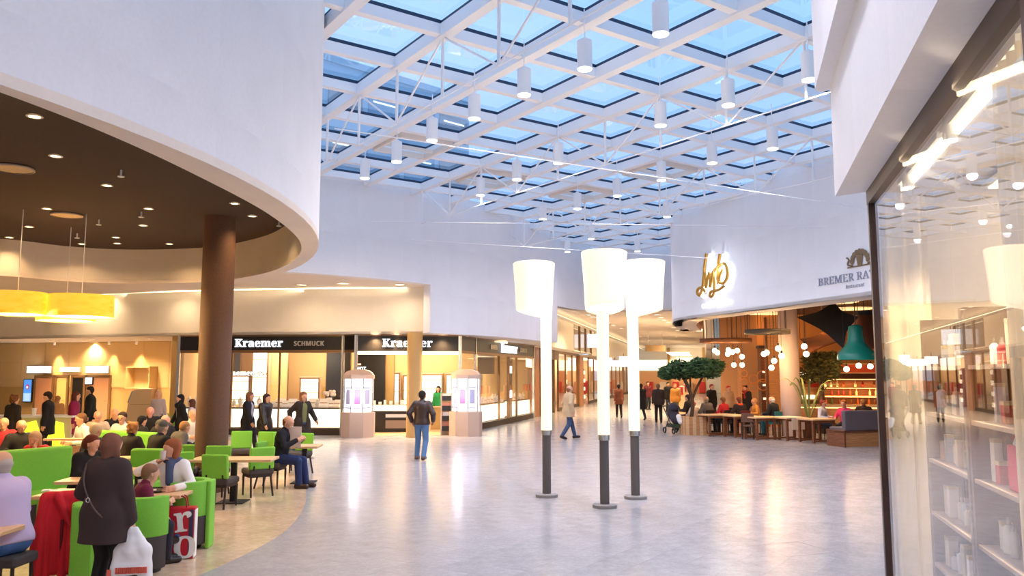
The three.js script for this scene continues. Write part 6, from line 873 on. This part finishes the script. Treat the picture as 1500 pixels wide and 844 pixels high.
stand(280, 22.9, -PI / 2, { label: 'girl in pale top beside the headscarf woman', h: 1.5, female: true, top: '#cdb9b4', hair: 'long', hairColor: '#5a3424' });
walk(361, 22.4, PI / 2 - 0.1, { label: 'long haired woman in open black cardigan by jewellery window', h: 1.72, female: true, coat: true, hem: 0.55, top: '#17131a', open: '#b7b0b8', hair: 'long', hairColor: '#7a4a30' });
walk(386, 21.8, PI / 2 - 0.4, { label: 'woman in black leather jacket with brown hair', h: 1.68, female: true, coat: true, puffy: true, leather: true, top: '#1c1512', hair: 'long', hairColor: '#3a201a' });
walk(441, 21.7, PI / 4, { label: 'woman striding in open dark coat over olive top', h: 1.74, female: true, coat: true, hem: 0.6, top: '#2c211c', open: '#7c7a4a', legs: '#3d4d6c', shoes: '#e6dccb', hair: 'long', hairColor: '#8a5636', stride: 0.3, feet: [[-0.08, 0.09, -0.3], [0.08, 0.1, 0.34]], hands: [[-0.3, 0.95, -0.1], [0.36, 0.96, 0.12]] });
walk(617, 20.9, PI - 0.15, { near: true, label: 'man in brown leather jacket and jeans walking to jewellery shop', h: 1.78, w: 1.12, leather: true, coat: true, hem: 0.88, top: '#3a2620', legs: '#5577a3', shoes: '#5a4438', hair: 'short', hairColor: '#241812', skin: '#b98262', hands: [[-0.27, 0.98, 0.12], [0.27, 0.96, 0.05]], feet: [[-0.1, 0.1, -0.16], [0.16, 0.08, 0.16]] });
walk(833, 27.6, PI / 2 + 0.4, { near: true, label: 'man in beige jacket and jeans walking past the lamps', h: 1.82, w: 1.12, coat: true, hem: 0.72, top: '#cdb089', legs: '#3d4f70', hair: 'thin', hairColor: '#8a5a3c', stride: 0.28, hands: [[-0.26, 0.9, 0.0], [0.26, 0.9, 0.05]] });
walk(965, 36.5, PI - 0.1, { label: 'person in dark brown coat walking away down corridor', h: 1.76, w: 1.15, coat: true, puffy: true, hem: 0.8, top: '#2e2019', legs: '#1a1513', hair: 'short', hairColor: '#6a5040' });
walk(907, 41, PI, { label: 'woman in orange and black by the bright red shop', h: 1.68, female: true, coat: true, hem: 0.7, top: '#8a4a2c', legs: '#2a1814', hair: 'short', hairColor: '#2a1c18' });
walk(940, 39, PI + 0.2, { label: 'dark coated shopper beside the farther standing lamp', h: 1.74, coat: true, hem: 0.5, top: '#191313', hair: 'short', hairColor: '#2c1c16' });
stand(979, 46, 0.2, { label: 'distant shopper in black in the corridor', h: 1.75, coat: true, top: '#141012', hair: 'short', hairColor: '#201510' });
stand(990, 42.5, -0.3, { label: 'distant shopper in mustard jacket near olive tree', h: 1.7, coat: true, top: '#b8792e', legs: '#5a5030', hair: 'short', hairColor: '#a06a3a' });
stand(949, 50, 0.4, { label: 'distant shopper in dark red coat down the corridor', h: 1.74, coat: true, top: '#5a1c22', hair: 'short', hairColor: '#2a1a14' });
stand(642, 33.2, -0.3, { label: 'shop assistant in green top behind tan desk', h: 1.72, female: true, top: '#1f8a4a', hair: 'long', hairColor: '#1a1210' });
// --- restaurant guests
sit(1012, 31.6, PI / 2 + 2.4, { stool: 'the charcoal guest', label: 'guest in charcoal coat behind the plank planter', h: 1.8, coat: true, w: 1.1, top: '#2c2624', hair: 'short', hairColor: '#3a2822' });
sit(1019, 30.4, PI + 0.5, { stool: 'the guest in pink hat', label: 'small guest in pink hat and cream jacket', h: 1.5, coat: true, top: '#d8bfa8', hair: 'short', hairColor: '#d25a68' });
sit(1038, 30.4, PI + 0.5, { label: 'grey haired diner in grey jacket, back to the hall', h: 1.76, coat: true, w: 1.1, top: '#6b625e', hair: 'thin', hairColor: '#a09488' });
sit(1063, 30.2, PI + 0.6, { stool: 'the diner in red', label: 'ginger haired diner in red sweater', h: 1.72, top: '#cf2a2e', hair: 'short', hairColor: '#8a5a3a' });
sit(1086, 29.8, PI + 0.3, { label: 'diner with bright orange scarf and dark jacket', h: 1.74, coat: true, top: '#2c1f1c', scarf: '#ff5a20', hair: 'short', hairColor: '#7a4030' });
sit(1110, 30.3, -PI / 2, { stool: 'the amber diner', label: 'diner in amber cardigan beside the orange scarf', h: 1.66, top: '#d08a3c', hair: 'short', hairColor: '#c08a52' });
sit(1136, 28.8, PI / 2 + 2.2, { label: 'white haired man in black jacket on teal chair', h: 1.8, w: 1.1, coat: true, top: '#151416', legs: '#1f5a64', hair: 'thin', hairColor: '#d0c8c0' });
stand(1043, 36, 0.5, { label: 'standing guest in black coat behind the diners', h: 1.76, coat: true, w: 1.15, top: '#17110f', hair: 'short', hairColor: '#8a3030' });
stand(1094, 34.6, -0.8, { label: 'standing guest in black jacket with red collar', h: 1.74, coat: true, w: 1.2, top: '#1c1413', scarf: '#b02a2a', hair: 'short', hairColor: '#2c1c18' });
stand(1068, 35.4, 0.2, { label: 'standing guest in pale jacket and red cap behind diners', h: 1.7, coat: true, top: '#c8a07c', hair: 'short', hairColor: '#c63a2c' });
sit(1204, 27.4, 0.8, { stool: 'the diner in pale shirt', label: 'diner in pale grey shirt before the palm', h: 1.7, top: '#d6d4dc', hair: 'short', hairColor: '#8a3a2c' });
sit(1240, 26.6, -0.8, { stool: 'the diner in bright pink', label: 'ginger haired diner in bright pink top', h: 1.74, female: true, top: '#f0406e', hair: 'short', hairColor: '#b5622c' });
sit(1268, 27.0, PI - 0.2, { stool: 'the diner in brown', label: 'large diner in dark brown jacket behind the sofa', h: 1.76, coat: true, w: 1.25, top: '#33241c', hair: 'short', hairColor: '#a8703c' });
renderer.render(scene, camera);
